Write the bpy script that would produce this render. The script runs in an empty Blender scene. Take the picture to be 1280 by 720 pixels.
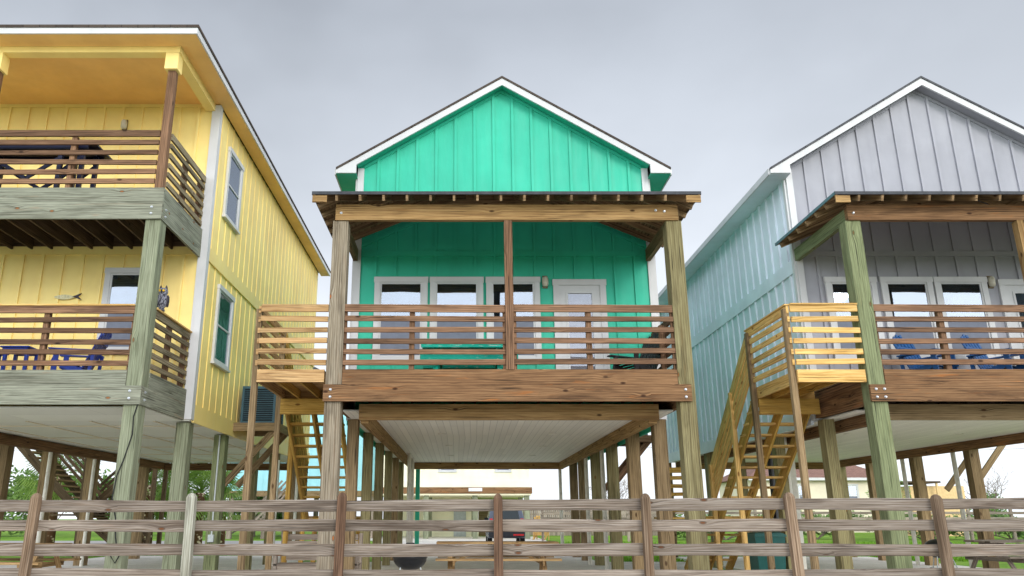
import bpy, bmesh, math, random
from mathutils import Vector, Matrix
random.seed(7)
R = math.radians
sc = bpy.context.scene
COL = sc.collection
rnd = random.random
def ru(a, b): return a + (b - a) * rnd()

# ------------------------------------------------------------------ materials
def s2l(c):
    c = c / 255.0
    return c / 12.92 if c <= 0.04045 else ((c + 0.055) / 1.055) ** 2.4
def rgb(r, g, b, k=1.0): return (s2l(r) * k, s2l(g) * k, s2l(b) * k, 1.0)

class NT:
    def __init__(s, name):
        s.m = bpy.data.materials.new(name); s.m.use_nodes = True
        s.t = s.m.node_tree; s.t.nodes.clear()
        s.out = s.n('ShaderNodeOutputMaterial')
    def n(s, t, **kw):
        nd = s.t.nodes.new(t)
        for k, v in kw.items():
            if k.startswith('i_'):
                nd.inputs[k[2:].replace('_', ' ')].default_value = v
            else: setattr(nd, k, v)
        return nd
    def l(s, a, b): s.t.links.new(a, b)
    def val(s, sock, v):
        if hasattr(v, 'is_output') or hasattr(v, 'links'): s.l(v, sock)
        else: sock.default_value = v
    def math(s, op, a, b=None, clamp=False):
        nd = s.n('ShaderNodeMath', operation=op); nd.use_clamp = clamp
        s.val(nd.inputs[0], a)
        if b is not None: s.val(nd.inputs[1], b)
        return nd.outputs[0]
    def mix(s, f, a, b, mode='MIX'):
        nd = s.n('ShaderNodeMix', data_type='RGBA', blend_type=mode)
        s.val(nd.inputs[0], f); s.val(nd.inputs[6], a); s.val(nd.inputs[7], b)
        return nd.outputs[2]
    def noise(s, vec, scale=1, detail=3, rough=.55, dist=0, dim='3D'):
        nd = s.n('ShaderNodeTexNoise', noise_dimensions=dim)
        nd.inputs['Scale'].default_value = scale; nd.inputs['Detail'].default_value = detail
        nd.inputs['Roughness'].default_value = rough; nd.inputs['Distortion'].default_value = dist
        if vec is not None: s.l(vec, nd.inputs['Vector'])
        return nd.outputs[0]
    def mapr(s, v, a, b, c=0, d=1):
        nd = s.n('ShaderNodeMapRange', interpolation_type='SMOOTHSTEP')
        s.val(nd.inputs[0], v)
        for i, x in enumerate((a, b, c, d)): nd.inputs[i + 1].default_value = x
        return nd.outputs[0]
    def scale(s, vec, sx, sy, sz=1, off=(0, 0, 0)):
        nd = s.n('ShaderNodeMapping'); s.l(vec, nd.inputs[0])
        nd.inputs['Scale'].default_value = (sx, sy, sz); nd.inputs['Location'].default_value = off
        return nd.outputs[0]
    def uv(s): return s.n('ShaderNodeUVMap', uv_map='UVMap').outputs[0]
    def pos(s): return s.n('ShaderNodeNewGeometry').outputs['Position']
    def att(s): return s.n('ShaderNodeAttribute', attribute_name='rnd').outputs['Fac']
    def bump(s, h, strength=.3, dist=.01):
        nd = s.n('ShaderNodeBump'); nd.inputs['Strength'].default_value = strength; nd.inputs['Distance'].default_value = dist
        s.l(h, nd.inputs['Height']); return nd.outputs[0]
    def fin(s, col, rough=.7, normal=None, spec=.3, metal=0.0):
        p = s.n('ShaderNodeBsdfPrincipled')
        s.val(p.inputs['Base Color'], col); s.val(p.inputs['Roughness'], rough)
        p.inputs['Specular IOR Level'].default_value = spec; p.inputs['Metallic'].default_value = metal
        if normal is not None: s.l(normal, p.inputs['Normal'])
        s.l(p.outputs[0], s.out.inputs[0]); return s.m

def wood(name, light, base, dark, knot=(70, 40, 22), kd=.5, orange=0.0, oc=(176, 100, 40), gscale=1.0, stain=.5, rvar=.22):
    t = NT(name); uv = t.uv(); a = t.att()
    vor = t.n('ShaderNodeTexVoronoi', voronoi_dimensions='2D'); vor.inputs['Scale'].default_value = 1.0
    t.l(t.scale(uv, 1.5, 3.3), vor.inputs['Vector'])
    d = vor.outputs['Distance']; sepc = t.n('ShaderNodeSeparateColor'); t.l(vor.outputs['Color'], sepc.inputs[0])
    on = t.mapr(sepc.outputs[0], 1 - kd, 1 - kd + .02)
    warp = t.math('MULTIPLY', t.mapr(d, .34, .0), t.math('MULTIPLY', on, .035))
    sx = t.n('ShaderNodeSeparateXYZ'); t.l(uv, sx.inputs[0])
    cx = t.n('ShaderNodeCombineXYZ'); t.l(sx.outputs[0], cx.inputs[0]); t.l(t.math('ADD', sx.outputs[1], warp), cx.inputs[1])
    wuv = cx.outputs[0]
    ga = t.noise(t.scale(wuv, .5 * gscale, 9 * gscale), 1, 4, .6, .4, '2D'); gb = t.noise(t.scale(wuv, 1.5 * gscale, 52 * gscale, 1, (5, 2, 0)), 1, 4, .6, .25, '2D')
    g1 = t.math('ADD', t.math('MULTIPLY', ga, .38), t.math('MULTIPLY', gb, .62))
    wv = t.n('ShaderNodeTexWave', wave_type='BANDS', bands_direction='Y', wave_profile='SAW')
    wv.inputs['Scale'].default_value = 1.0; wv.inputs['Distortion'].default_value = 7; wv.inputs['Detail'].default_value = 3
    wv.inputs['Detail Scale'].default_value = .55; t.l(t.scale(wuv, .55 * gscale, 9.5 * gscale), wv.inputs['Vector'])
    g2 = t.noise(t.scale(wuv, 2.2, 70), 1, 3, .6, 0, '2D')
    g3 = t.noise(t.scale(uv, .55, 2.2), 1, 4, .6, .3, '2D')
    f = t.math('ADD', t.math('MULTIPLY', g1, .82), t.math('MULTIPLY', wv.outputs[1], .18))
    ramp = t.n('ShaderNodeValToRGB'); t.l(f, ramp.inputs[0]); e = ramp.color_ramp.elements
    e[0].position = .27; e[0].color = rgb(*dark); e[1].position = .70; e[1].color = rgb(*light)
    m = e.new(.45); m.color = rgb(*base)
    c = ramp.outputs[0]
    hp = t.noise(t.scale(wuv, .75, 6.5, 1, (1.3, 8.1, 0)), 1, 4, .6, .5, '2D')
    c = t.mix(t.mapr(hp, .50, .72, 0, .5), c, rgb(*[x * .92 for x in dark]))
    if orange > 0:
        g4 = t.noise(t.scale(uv, .8, 12, 1, (3.3, 1.7, 0)), 1, 4, .65, .6, '2D')
        c = t.mix(t.mapr(g4, .60, .72, 0, orange), c, rgb(*oc))
    c = t.mix(t.mapr(g2, .35, .62, .5, 0), c, t.mix(.5, c, rgb(*dark), 'MULTIPLY'))
    c = t.mix(t.mapr(g3, .52, .72, 0, stain), c, t.mix(1, c, (.55, .52, .5, 1), 'MULTIPLY'))
    chk = t.noise(t.scale(wuv, .7, 42, 1, (9, 4, 0)), 1, 2, .5, 0, '2D')
    c = t.mix(t.mapr(chk, .68, .73, 0, .8), c, rgb(*[x * .4 for x in dark]))
    ring = t.math('MULTIPLY', t.mapr(d, .085, .06), on)
    kn = t.math('MULTIPLY', t.mapr(d, .068, .025), on)
    c = t.mix(t.math('MULTIPLY', ring, .55), c, rgb(*[x * .5 for x in dark]))
    c = t.mix(t.math('MULTIPLY', kn, .85), c, rgb(*knot))
    br = t.mapr(a, 0, 1, 1 - rvar, 1 + rvar); cb = t.n('ShaderNodeCombineColor')
    for i in range(3): t.l(br, cb.inputs[i])
    c = t.mix(1, c, cb.outputs[0], 'MULTIPLY')
    h = t.math('ADD', t.math('MULTIPLY', f, .6), t.math('MULTIPLY', g2, .4))
    h = t.math('SUBTRACT', h, t.mapr(chk, .68, .76, 0, 1))
    return t.fin(c, .82, t.bump(h, .5, .006), .2)

def paint(name, col, var=.12, rough=.55, bump=.12, dirt=.25, spec=.35):
    t = NT(name); p = t.pos()
    n1 = t.noise(p, .9, 4, .6); n2 = t.noise(t.scale(p, 7, 7, .7), 1, 4, .65); n3 = t.noise(t.scale(p, 40, 40, 3), 1, 3, .6)
    c = rgb(*col); dk = tuple(x * (1 - var * 1.6) for x in c[:3]) + (1,); lt = tuple(min(1, x * (1 + var)) for x in c[:3]) + (1,)
    o = t.mix(t.mapr(n1, .3, .7), dk, lt)
    o = t.mix(t.mapr(n2, .55, .78, 0, dirt), o, tuple(x * .72 + .02 for x in c[:3]) + (1,))
    return t.fin(o, t.mapr(n2, .3, .7, rough - .08, rough + .1), t.bump(n3, bump, .004), spec)

def plain(name, col, rough=.5, spec=.4, metal=0.0, var=.1, scale=6):
    t = NT(name); n = t.noise(t.pos(), scale, 4, .6); c = rgb(*col)
    return t.fin(t.mix(t.mapr(n, .3, .7), tuple(x * (1 - var) for x in c[:3]) + (1,), tuple(min(1, x * (1 + var)) for x in c[:3]) + (1,)), rough, t.bump(n, .05, .01), spec, metal)

def ground_mat(name, cols, scales, rough=.95, bs=.5, bd=.02):
    t = NT(name); p = t.pos()
    n1 = t.noise(p, scales[0], 5, .6); n2 = t.noise(p, scales[1], 4, .65); n3 = t.noise(p, scales[2], 3, .7)
    c = t.mix(t.mapr(n1, .35, .65), rgb(*cols[0]), rgb(*cols[1]))
    c = t.mix(t.mapr(n2, .5, .68, 0, .8), c, rgb(*cols[2]))
    c = t.mix(t.mapr(n3, .4, .7, 0, .6), c, t.mix(1, c, (.6, .6, .55, 1), 'MULTIPLY'))
    return t.fin(c, rough, t.bump(t.math('ADD', n2, n3), bs, bd), .15)

def glass(name, tint, fac):
    t = NT(name)
    g = t.n('ShaderNodeBsdfGlossy'); g.inputs['Roughness'].default_value = .015; g.inputs['Color'].default_value = (.82, .87, .95, 1)
    tr = t.n('ShaderNodeBsdfTransparent'); tr.inputs['Color'].default_value = tint
    n = t.noise(t.pos(), 1.6, 1, .4); t.l(t.bump(n, .12, .03), g.inputs['Normal'])
    mx = t.n('ShaderNodeMixShader'); mx.inputs[0].default_value = fac
    t.l(tr.outputs[0], mx.inputs[1]); t.l(g.outputs[0], mx.inputs[2]); t.l(mx.outputs[0], t.out.inputs[0])
    return t.m

def leafmat(name, a, b, tr=.25):
    t = NT(name); at = t.att(); n = t.noise(t.pos(), 1.3, 3)
    c = t.mix(t.math('ADD', t.math('MULTIPLY', at, .65), t.math('MULTIPLY', n, .35), True), rgb(*a), rgb(*b))
    p = t.n('ShaderNodeBsdfPrincipled'); t.l(c, p.inputs['Base Color']); p.inputs['Roughness'].default_value = .6
    p.inputs['Specular IOR Level'].default_value = .3
    tl = t.n('ShaderNodeBsdfTranslucent'); t.l(c, tl.inputs[0])
    mx = t.n('ShaderNodeMixShader'); mx.inputs[0].default_value = tr
    t.l(p.outputs[0], mx.inputs[1]); t.l(tl.outputs[0], mx.inputs[2]); t.l(mx.outputs[0], t.out.inputs[0]); return t.m

def shingle(name, c0, c1):
    t = NT(name); br = t.n('ShaderNodeTexBrick'); t.l(t.scale(t.uv(), 1, 1), br.inputs[0])
    br.inputs['Scale'].default_value = 1; br.inputs['Brick Width'].default_value = .3; br.inputs['Row Height'].default_value = .14
    br.inputs['Mortar Size'].default_value = .006; br.inputs['Color1'].default_value = rgb(*c0); br.inputs['Color2'].default_value = rgb(*c1); br.inputs['Mortar'].default_value = rgb(25, 24, 23)
    n = t.noise(t.pos(), 60, 3); return t.fin(t.mix(t.mapr(n, .3, .7, 0, .5), br.outputs[0], rgb(*c1)), .92, t.bump(br.outputs[1], -.4, .01), .1)

def planked(name, col, width=.1, dark=.7):
    t = NT(name); br = t.n('ShaderNodeTexBrick'); t.l(t.uv(), br.inputs[0]); c = rgb(*col)
    br.inputs['Scale'].default_value = 1; br.inputs['Brick Width'].default_value = 3.6; br.inputs['Row Height'].default_value = width; br.inputs['Mortar Size'].default_value = .006
    br.inputs['Color1'].default_value = c; br.inputs['Color2'].default_value = tuple(x * .88 for x in c[:3]) + (1,); br.inputs['Mortar'].default_value = tuple(x * .66 for x in c[:3]) + (1,)
    n = t.noise(t.scale(t.uv(), .7, 3), 1, 4, .6)
    return t.fin(t.mix(t.mapr(n, .45, .75, 0, .45), br.outputs[0], tuple(x * dark for x in c[:3]) + (1,)), .6, t.bump(br.outputs[1], -.3, .01), .3)

M = {}
M['fence'] = wood('weathered_fence_wood', (168, 158, 146), (132, 119, 105), (70, 55, 43), (104, 62, 32), .36, .14, (136, 94, 56), 1.0, .5, .16)
M['fencepost'] = wood('fence_post_wood', (164, 144, 122), (128, 106, 84), (76, 58, 42), (90, 55, 30), .2, .2, (136, 90, 54), 1, .6)
M['fencepale'] = wood('pale_fence_post_wood', (176, 176, 162), (138, 136, 120), (82, 76, 64), (90, 60, 36), .2, .1, (140, 104, 64), 1, .5)
M['fencebrown'] = wood('brown_fence_post_wood', (150, 120, 96), (116, 88, 68), (68, 48, 34), (70, 42, 26), .2, .15, (130, 84, 50), 1, .6)
M['railgrey'] = wood('weathered_side_rail_wood', (160, 148, 124), (126, 114, 90), (78, 66, 48), (80, 50, 28), .3, .15, (136, 98, 58), 1, .4)
M['rail'] = wood('stained_rail_wood', (156, 122, 94), (116, 87, 65), (62, 45, 33), (50, 30, 20), .35, .2, (138, 88, 50), 1, .5, .28)
M['beam'] = wood('deck_beam_wood', (158, 122, 86), (124, 92, 63), (68, 47, 32), (54, 28, 14), .45, .5, (176, 106, 46), .8, .5, .14)
M['porchbeam'] = wood('golden_beam_wood', (184, 152, 104), (158, 125, 80), (100, 72, 43), (62, 36, 18), .5, .3, (150, 96, 46), .7, .4, .1)
M['post'] = wood('olive_post_wood', (164, 156, 116), (136, 126, 88), (90, 78, 52), (140, 88, 46), .2, .15, (144, 102, 56), .9, .45, .15)
M['postgrey'] = wood('grey_post_wood', (164, 154, 136), (132, 120, 100), (82, 70, 56), (158, 92, 40), .32, .12, (154, 100, 54), .9, .45, .12)
M['postgreen'] = wood('green_treated_post', (154, 160, 120), (126, 134, 97), (84, 90, 62), (112, 86, 50), .2, .14, (142, 122, 72), .9, .45, .1)
M['postpale'] = wood('pale_green_post', (164, 168, 142), (134, 140, 114), (90, 92, 70), (124, 88, 50), .2, .14, (148, 124, 76), .9, .45, .1)
M['deckgrey'] = wood('greygreen_deck_board', (156, 158, 140), (128, 130, 114), (80, 78, 64), (140, 86, 40), .3, .2, (160, 100, 50), .8, .6, .12)
M['newwood'] = wood('new_yellow_wood', (236, 202, 136), (220, 180, 108), (174, 128, 64), (138, 86, 42), .4, .22, (226, 168, 88), .8, .25, .14)
M['newmid'] = wood('tan_landing_wood', (204, 172, 124), (178, 142, 96), (126, 90, 54), (116, 70, 36), .4, .2, (186, 132, 74), .8, .35, .16)
M['newdim'] = wood('aged_yellow_wood', (214, 178, 98), (192, 152, 74), (136, 98, 42), (116, 74, 36), .3, .2, (196, 138, 60), .8, .4, .15)
M['pier'] = wood('brown_pier_wood', (164, 142, 108), (138, 116, 84), (90, 72, 50), (76, 48, 26), .25, .15, (140, 100, 60), .9, .5, .2)
M['darkwood'] = wood('old_joist_wood', (120, 100, 78), (92, 76, 56), (54, 42, 32), (44, 28, 16), .3, .1, (110, 72, 40), 1, .5, .2)
M['tablewood'] = wood('picnic_table_wood', (196, 166, 120), (164, 132, 90), (108, 80, 50), (90, 56, 30), .4, .2, (170, 116, 60), 1, .4)
M['greywood'] = wood('grey_bench_wood', (184, 172, 158), (148, 134, 120), (94, 80, 70), (90, 60, 40), .35, .1, (150, 110, 70), 1, .4)
M['teal'] = paint('teal_siding_paint', (50, 186, 154), .06, .5, .18, .2)
M['tealtrim'] = paint('teal_soffit_paint', (50, 186, 154), .06, .5, .1, .1)
M['yellow'] = paint('yellow_siding_paint', (254, 225, 142), .06, .5, .12, .2)
M['yellowtrim'] = paint('yellow_trim_paint', (254, 225, 142), .05, .5, .1, .16)
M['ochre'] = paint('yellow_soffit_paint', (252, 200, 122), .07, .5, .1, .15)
M['gray'] = paint('grey_siding_paint', (160, 160, 167), .05, .55, .18, .2)
M['aqua'] = paint('aqua_siding_paint', (224, 232, 241), .06, .55, .14, .2)
M['aquatrim'] = paint('aqua_trim_paint', (170, 218, 218), .05, .5, .1, .15)
M['white'] = paint('white_trim_paint', (204, 204, 204), .05, .45, .08, .3)
M['cream'] = paint('cream_siding_paint', (250, 244, 214), .05, .55, .1, .15)
M['beige'] = paint('beige_wall_paint', (226, 214, 190), .05, .6, .1, .15)
M['farAqua'] = paint('far_aqua_paint', (158, 214, 222), .05, .6, .1, .1)
M['shingle'] = shingle('brown_shingles', (92, 82, 74), (70, 62, 57))
M['shinglegrey'] = shingle('grey_shingles', (96, 96, 98), (76, 76, 80))
M['shinglered'] = shingle('far_roof_shingles', (150, 118, 104), (128, 100, 90))
M['metaledge'] = plain('galvanised_edge', (58, 60, 64), .6, .35, .2, .25)
M['edgeteal'] = plain('painted_drip_edge', (84, 116, 122), .5, .4, .2, .12)
M['ceil'] = planked('white_plank_ceiling', (244, 240, 230), .14, .9)
M['panel'] = planked('white_panel_ceiling', (232, 232, 222), 1.22, .88)
M['deckboard'] = wood('deck_floor_wood', (160, 132, 104), (130, 102, 78), (84, 62, 48), (70, 44, 28), .3, .15, (150, 100, 60), 1, .4)
M['sheath'] = wood('roof_sheathing', (168, 142, 108), (142, 116, 84), (92, 72, 50), (70, 40, 22), .3, .15, (150, 104, 64), .5, .4)
M['glass'] = glass('window_glass', (.68, .74, .78, 1), .26)
M['glassdoor'] = glass('door_glass', (.82, .84, .87, 1), .1)
M['screen'] = plain('insect_screen_mesh', (112, 118, 132), .55, .35, 0, .06)
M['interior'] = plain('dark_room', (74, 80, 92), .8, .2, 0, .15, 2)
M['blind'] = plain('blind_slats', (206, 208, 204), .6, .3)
M['blinddark'] = plain('grey_blind_slats', (92, 104, 106), .6, .3)  # grey slats for the half-height blinds
M['doorblind'] = plain('door_blind', (196, 186, 184), .7, .2)
M['bolt'] = plain('galvanised_bolt', (196, 200, 204), .35, .6, .7)
M['pvc'] = plain('white_pvc', (228, 224, 212), .45, .4)
M['greypipe'] = plain('grey_conduit', (178, 184, 184), .4, .5, .4)
M['black'] = plain('black_enamel', (22, 24, 28), .35, .5)
M['cable'] = plain('black_cable', (30, 32, 30), .6, .3)
M['navy'] = plain('navy_paint', (24, 30, 62), .5, .4)
M['blue'] = plain('royal_blue_plastic', (32, 62, 160), .45, .4)
M['skyblue'] = plain('denim_blue_plastic', (34, 86, 142), .45, .4)
M['darkchair'] = plain('charcoal_plastic', (48, 48, 50), .5, .4)
M['tealworn'] = None
M['bingreen'] = plain('green_bin_plastic', (16, 84, 78), .45, .4)
M['acgreen'] = plain('green_ac_casing', (62, 92, 104), .5, .4, .2)
M['acdark'] = plain('dark_ac_coil', (30, 44, 52), .6, .3, .2)  # dark blue-green coil block behind the louvres
M['lamp'] = plain('ribbed_lamp_glass', (196, 190, 170), .3, .5)
M['bronze'] = plain('bronze_metal', (110, 96, 72), .4, .5, .5)
M['owlgrey'] = None
M['owldark'] = plain('owl_wing_paint', (60, 54, 62), .6, .3, 0, .3, 30)
M['eye'] = plain('owl_eye_paint', (235, 190, 40), .3, .5)
M['carpaint'] = plain('slate_car_paint', (92, 98, 112), .25, .6, .3, .05)
M['carblack'] = plain('black_bumper_plastic', (34, 36, 42), .5, .4)
M['carglass'] = plain('tinted_car_glass', (18, 34, 36), .06, .7)
M['red'] = plain('red_lens', (190, 30, 36), .2, .6)
M['tyre'] = plain('tyre_rubber', (24, 24, 25), .8, .2)
M['rim'] = plain('wheel_alloy', (140, 142, 146), .35, .6, .8)
M['plate'] = plain('number_plate', (226, 226, 230), .4, .4)
M['tan'] = plain('tan_panel', (222, 190, 140), .7, .2)
M['grass'] = leafmat('grass_blade', (74, 118, 22), (132, 178, 44), .3)
M['lawn'] = ground_mat('lawn_ground', ((88, 134, 34), (128, 166, 54), (158, 164, 88)), (.35, 2.4, 22), .95, .6, .03)
M['concrete'] = ground_mat('concrete_ground', ((224, 219, 210), (206, 200, 190), (230, 225, 216)), (.3, 2.0, 30), .9, .15, .005)
M['gravelmat'] = ground_mat('gravel_ground', ((220, 214, 204), (196, 189, 178), (230, 225, 216)), (1.5, 14, 40), .95, .9, .03)
M['roadmat'] = ground_mat('road_ground', ((176, 172, 168), (160, 156, 152), (184, 180, 176)), (.3, 3, 40), .92, .2, .01)
M['palmleaf'] = leafmat('palm_leaf', (84, 126, 44), (176, 202, 104), .3)
M['shrubleaf'] = leafmat('shrub_leaf', (70, 110, 42), (140, 178, 84), .25)
M['hedgeleaf'] = leafmat('hedge_leaf', (62, 98, 44), (130, 160, 84), .25)
M['bark'] = plain('branch_bark', (120, 108, 98), .9, .1)
t = NT('palm_boots'); v = t.n('ShaderNodeTexVoronoi'); v.inputs['Scale'].default_value = 1; t.l(t.scale(t.uv(), 9, 5.5), v.inputs['Vector'])
M['palmtrunk'] = t.fin(t.mix(t.mapr(v.outputs['Distance'], .25, .5), rgb(240, 220, 190), rgb(104, 76, 56)), .9, t.bump(v.outputs['Distance'], -.8, .05), .1)
t = NT('worn_teal_paint'); p = t.pos(); n = t.noise(t.scale(p, 6, 20, 40), 1, 5, .65)
M['tealworn'] = t.fin(t.mix(t.mapr(n, .56, .66), rgb(24, 182, 156), rgb(196, 212, 200)), .6, t.bump(n, .3, .005), .3)
t = NT('owl_plumage'); n = t.noise(t.scale(t.pos(), 45, 45, 24), 1, 3, .7)
M['owlgrey'] = t.fin(t.mix(t.mapr(n, .42, .58), rgb(44, 44, 54), rgb(140, 140, 150)), .7, None, .2)

# ------------------------------------------------------------------ mesh builder
class MB:
    def __init__(s, T=None): s.v = []; s.f = []; s.u = []; s.r = []; s.T = T
    def _add(s, vs, fs, uvs, r=None):
        b = len(s.v); r = rnd() if r is None else r
        for p in vs:
            p = Vector(p); s.v.append(tuple(s.T(*p)) if s.T else tuple(p))
        for f, uv in zip(fs, uvs):
            s.f.append([b + i for i in f]); s.u.extend(uv); s.r.append(r)
    def obox(s, c, ax, ay, az, lx, ly, lz, r=None):
        c = Vector(c); h = [(ax, lx / 2), (ay, ly / 2), (az, lz / 2)]
        co = [(-1, -1, -1), (1, -1, -1), (1, 1, -1), (-1, 1, -1), (-1, -1, 1), (1, -1, 1), (1, 1, 1), (-1, 1, 1)]
        vs = [c + sum((h[k][0] * (h[k][1] * q[k]) for k in range(3)), Vector()) for q in co]
        fs = [(0, 3, 2, 1), (4, 5, 6, 7), (0, 1, 5, 4), (2, 3, 7, 6), (1, 2, 6, 5), (3, 0, 4, 7)]
        fax = [2, 2, 1, 1, 0, 0]; L = [lx, ly, lz]; long = L.index(max(L)); o = (rnd() * 60, rnd() * 60)
        uvs = []
        for f, nx in zip(fs, fax):
            oth = [k for k in range(3) if k != nx]
            a = long if long in oth else oth[0]; bb = [k for k in oth if k != a][0]
            fo = nx * 1.37
            uvs.append([(o[0] + co[i][a] * L[a] / 2, o[1] + fo + co[i][bb] * L[bb] / 2) for i in f])
        s._add(vs, fs, uvs, r); return s
    def box(s, x0, x1, y0, y1, z0, z1, r=None):
        return s.obox(((x0 + x1) / 2, (y0 + y1) / 2, (z0 + z1) / 2), Vector((1, 0, 0)), Vector((0, 1, 0)), Vector((0, 0, 1)), abs(x1 - x0), abs(y1 - y0), abs(z1 - z0), r)
    def bar(s, p0, p1, w, h, up=(0, 0, 1), r=None, jit=0.0):
        p0 = Vector(p0); p1 = Vector(p1)
        if jit: p0 += Vector((0, ru(-jit, jit) * .5, ru(-jit, jit))); p1 += Vector((0, ru(-jit, jit) * .5, ru(-jit, jit)))
        x = (p1 - p0).normalized(); y = Vector(up).cross(x)
        if y.length < 1e-4: y = Vector((0, 1, 0)).cross(x)
        y.normalize(); z = x.cross(y)
        return s.obox((p0 + p1) / 2, x, y, z, (p1 - p0).length, w, h, r)
    def poly(s, pts, d, r=None, sc=1):
        # prism: polygon pts swept by vector d
        d = Vector(d); pts = [Vector(p) for p in pts]; n = len(pts)
        u = (pts[1] - pts[0]).normalized(); nn = d.normalized(); w = nn.cross(u)
        vs = pts + [p + d for p in pts]
        P2 = lambda p: ((p - pts[0]).dot(u) * sc, (p - pts[0]).dot(w) * sc)
        fs = [tuple(range(n))[::-1], tuple(range(n, 2 * n))]
        uvs = [[P2(pts[i]) for i in fs[0]], [P2(pts[i - n]) for i in fs[1]]]
        for i in range(n):
            j = (i + 1) % n; L = (pts[j] - pts[i]).length
            fs.append((i, j, n + j, n + i)); uvs.append([(0, 0), (L, 0), (L, d.length), (0, d.length)])
        s._add(vs, fs, uvs, r); return s
    def tube(s, pts, rad, n=8, cap=True, r=None):
        pts = [Vector(p) for p in pts]; rs = rad if isinstance(rad, (list, tuple)) else [rad] * len(pts)
        vs = []; L = [0]
        for i in range(1, len(pts)): L.append(L[-1] + (pts[i] - pts[i - 1]).length)
        for i, p in enumerate(pts):
            d = (pts[min(i + 1, len(pts) - 1)] - pts[max(i - 1, 0)]).normalized()
            a = d.orthogonal() if abs(d.z) < .9 else Vector((1, 0, 0)); a = (a - d * a.dot(d)).normalized(); b = d.cross(a)
            if i == 0: pa = a
            else:
                a = (pa - d * pa.dot(d)).normalized(); b = d.cross(a); pa = a
            for k in range(n):
                th = 2 * math.pi * k / n; vs.append(p + (a * math.cos(th) + b * math.sin(th)) * rs[i])
        fs = []; uvs = []
        for i in range(len(pts) - 1):
            for k in range(n):
                k2 = (k + 1) % n
                fs.append((i * n + k, i * n + k2, (i + 1) * n + k2, (i + 1) * n + k))
                c = 2 * math.pi * max(rs[i], .02)
                uvs.append([(L[i], c * k / n), (L[i], c * (k + 1) / n), (L[i + 1], c * (k + 1) / n), (L[i + 1], c * k / n)])
        if cap:
            fs.append(tuple(range(n))[::-1]); uvs.append([(0, 0)] * n)
            q = (len(pts) - 1) * n; fs.append(tuple(range(q, q + n))); uvs.append([(0, 0)] * n)
        s._add(vs, fs, uvs, r); return s
    def lathe(s, c, prof, n=16, sx=1, sy=1, r=None):
        c = Vector(c); vs = []; fs = []; uvs = []
        for rr, z in prof:
            for k in range(n):
                th = 2 * math.pi * k / n; vs.append(c + Vector((math.cos(th) * rr * sx, math.sin(th) * rr * sy, z)))
        for i in range(len(prof) - 1):
            for k in range(n):
                k2 = (k + 1) % n; fs.append((i * n + k, i * n + k2, (i + 1) * n + k2, (i + 1) * n + k))
                uvs.append([(prof[i][1], k / n), (prof[i][1], (k + 1) / n), (prof[i + 1][1], (k + 1) / n), (prof[i + 1][1], k / n)])
        fs.append(tuple(range(n))[::-1]); uvs.append([(0, 0)] * n)
        q = (len(prof) - 1) * n; fs.append(tuple(range(q, q + n))); uvs.append([(0, 0)] * n)
        s._add(vs, fs, uvs, r); return s
    def raw(s, vs, fs, r=None):
        s._add(vs, fs, [[(0, 0)] * len(f) for f in fs], r); return s
    def out(s, name, mat, parent=None, smooth=False, recalc=True):
        base = Vector((0, 0, 0)); q = parent
        while q is not None: base = base + q.location; q = q.parent
        me = bpy.data.meshes.new(name)
        me.from_pydata([tuple(Vector(p) - base) for p in s.v], [], s.f)
        ul = me.uv_layers.new(name='UVMap')
        flat = [c for uv in s.u for c in uv]; ul.data.foreach_set('uv', flat)
        at = me.attributes.new('rnd', 'FLOAT', 'FACE'); at.data.foreach_set('value', s.r)
        if recalc:
            bm = bmesh.new(); bm.from_mesh(me); bmesh.ops.recalc_face_normals(bm, faces=bm.faces[:]); bm.to_mesh(me); bm.free()
        if smooth: me.polygons.foreach_set('use_smooth', [True] * len(me.polygons))
        me.materials.append(mat if not isinstance(mat, str) else M[mat])
        o = bpy.data.objects.new(name, me); COL.objects.link(o)
        if parent is not None: o.parent = parent
        return o

def tag(o, label=None, cat=None, group=None, kind=None):
    if label: o['label'] = label
    if cat: o['category'] = cat
    if group: o['group'] = group
    if kind: o['kind'] = kind
    return o
def thing(name, loc, label, cat, group=None):
    o = bpy.data.objects.new(name, None); COL.objects.link(o); o.location = loc; o.empty_display_size = .2
    return tag(o, label, cat, group)
def dup(o, loc, rz=0, label=None):
    c = o.copy(); COL.objects.link(c); c.location = loc; c.rotation_euler = (0, 0, rz)
    if label: c['label'] = label
    for ch in list(o.children):
        d = ch.copy(); COL.objects.link(d); d.parent = c
        for g in list(ch.children):
            e = g.copy(); COL.objects.link(e); e.parent = d
    return c
def one(name, mat, fn, parent):
    mb = MB(); fn(mb); return mb.out(name, mat, parent)

# ------------------------------------------------------------------ ground
def sheet(name, mat, x0, x1, y0, y1, z):
    mb = MB(); mb.raw([(x0, y0, z), (x1, y0, z), (x1, y1, z), (x0, y1, z)], [(0, 1, 2, 3)]); o = mb.out(name, mat, None, recalc=False)
    o['kind'] = 'structure'; return o
sheet('ground', 'lawn', -500, 500, -300, 700, 0)
def slab(name, mat, pts, z):
    mb = MB(); mb.poly([(x, y, -.05) for x, y in pts], (0, 0, z + .05)); o = mb.out(name, mat); o['kind'] = 'structure'; return o
slab('gravel', 'gravelmat', [(-60, -1.9), (60, -1.9), (60, 10.9), (6.7, 10.9), (6.7, 25), (-13, 25), (-13, 10.9), (-60, 10.9)], .02)  # front part out of view, widened and paled to bounce light under the houses
slab('concrete_driveway', 'concrete', [(-2.4, 10.5), (4.0, 10.5), (4.0, 31), (4.7, 46), (4.9, 56), (-7, 56), (-2.4, 34)], .06)
slab('concrete_driveway', 'concrete', [(6.95, 11), (13.4, 11), (13.4, 27.4), (6.95, 27.4)], .06)
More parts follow.
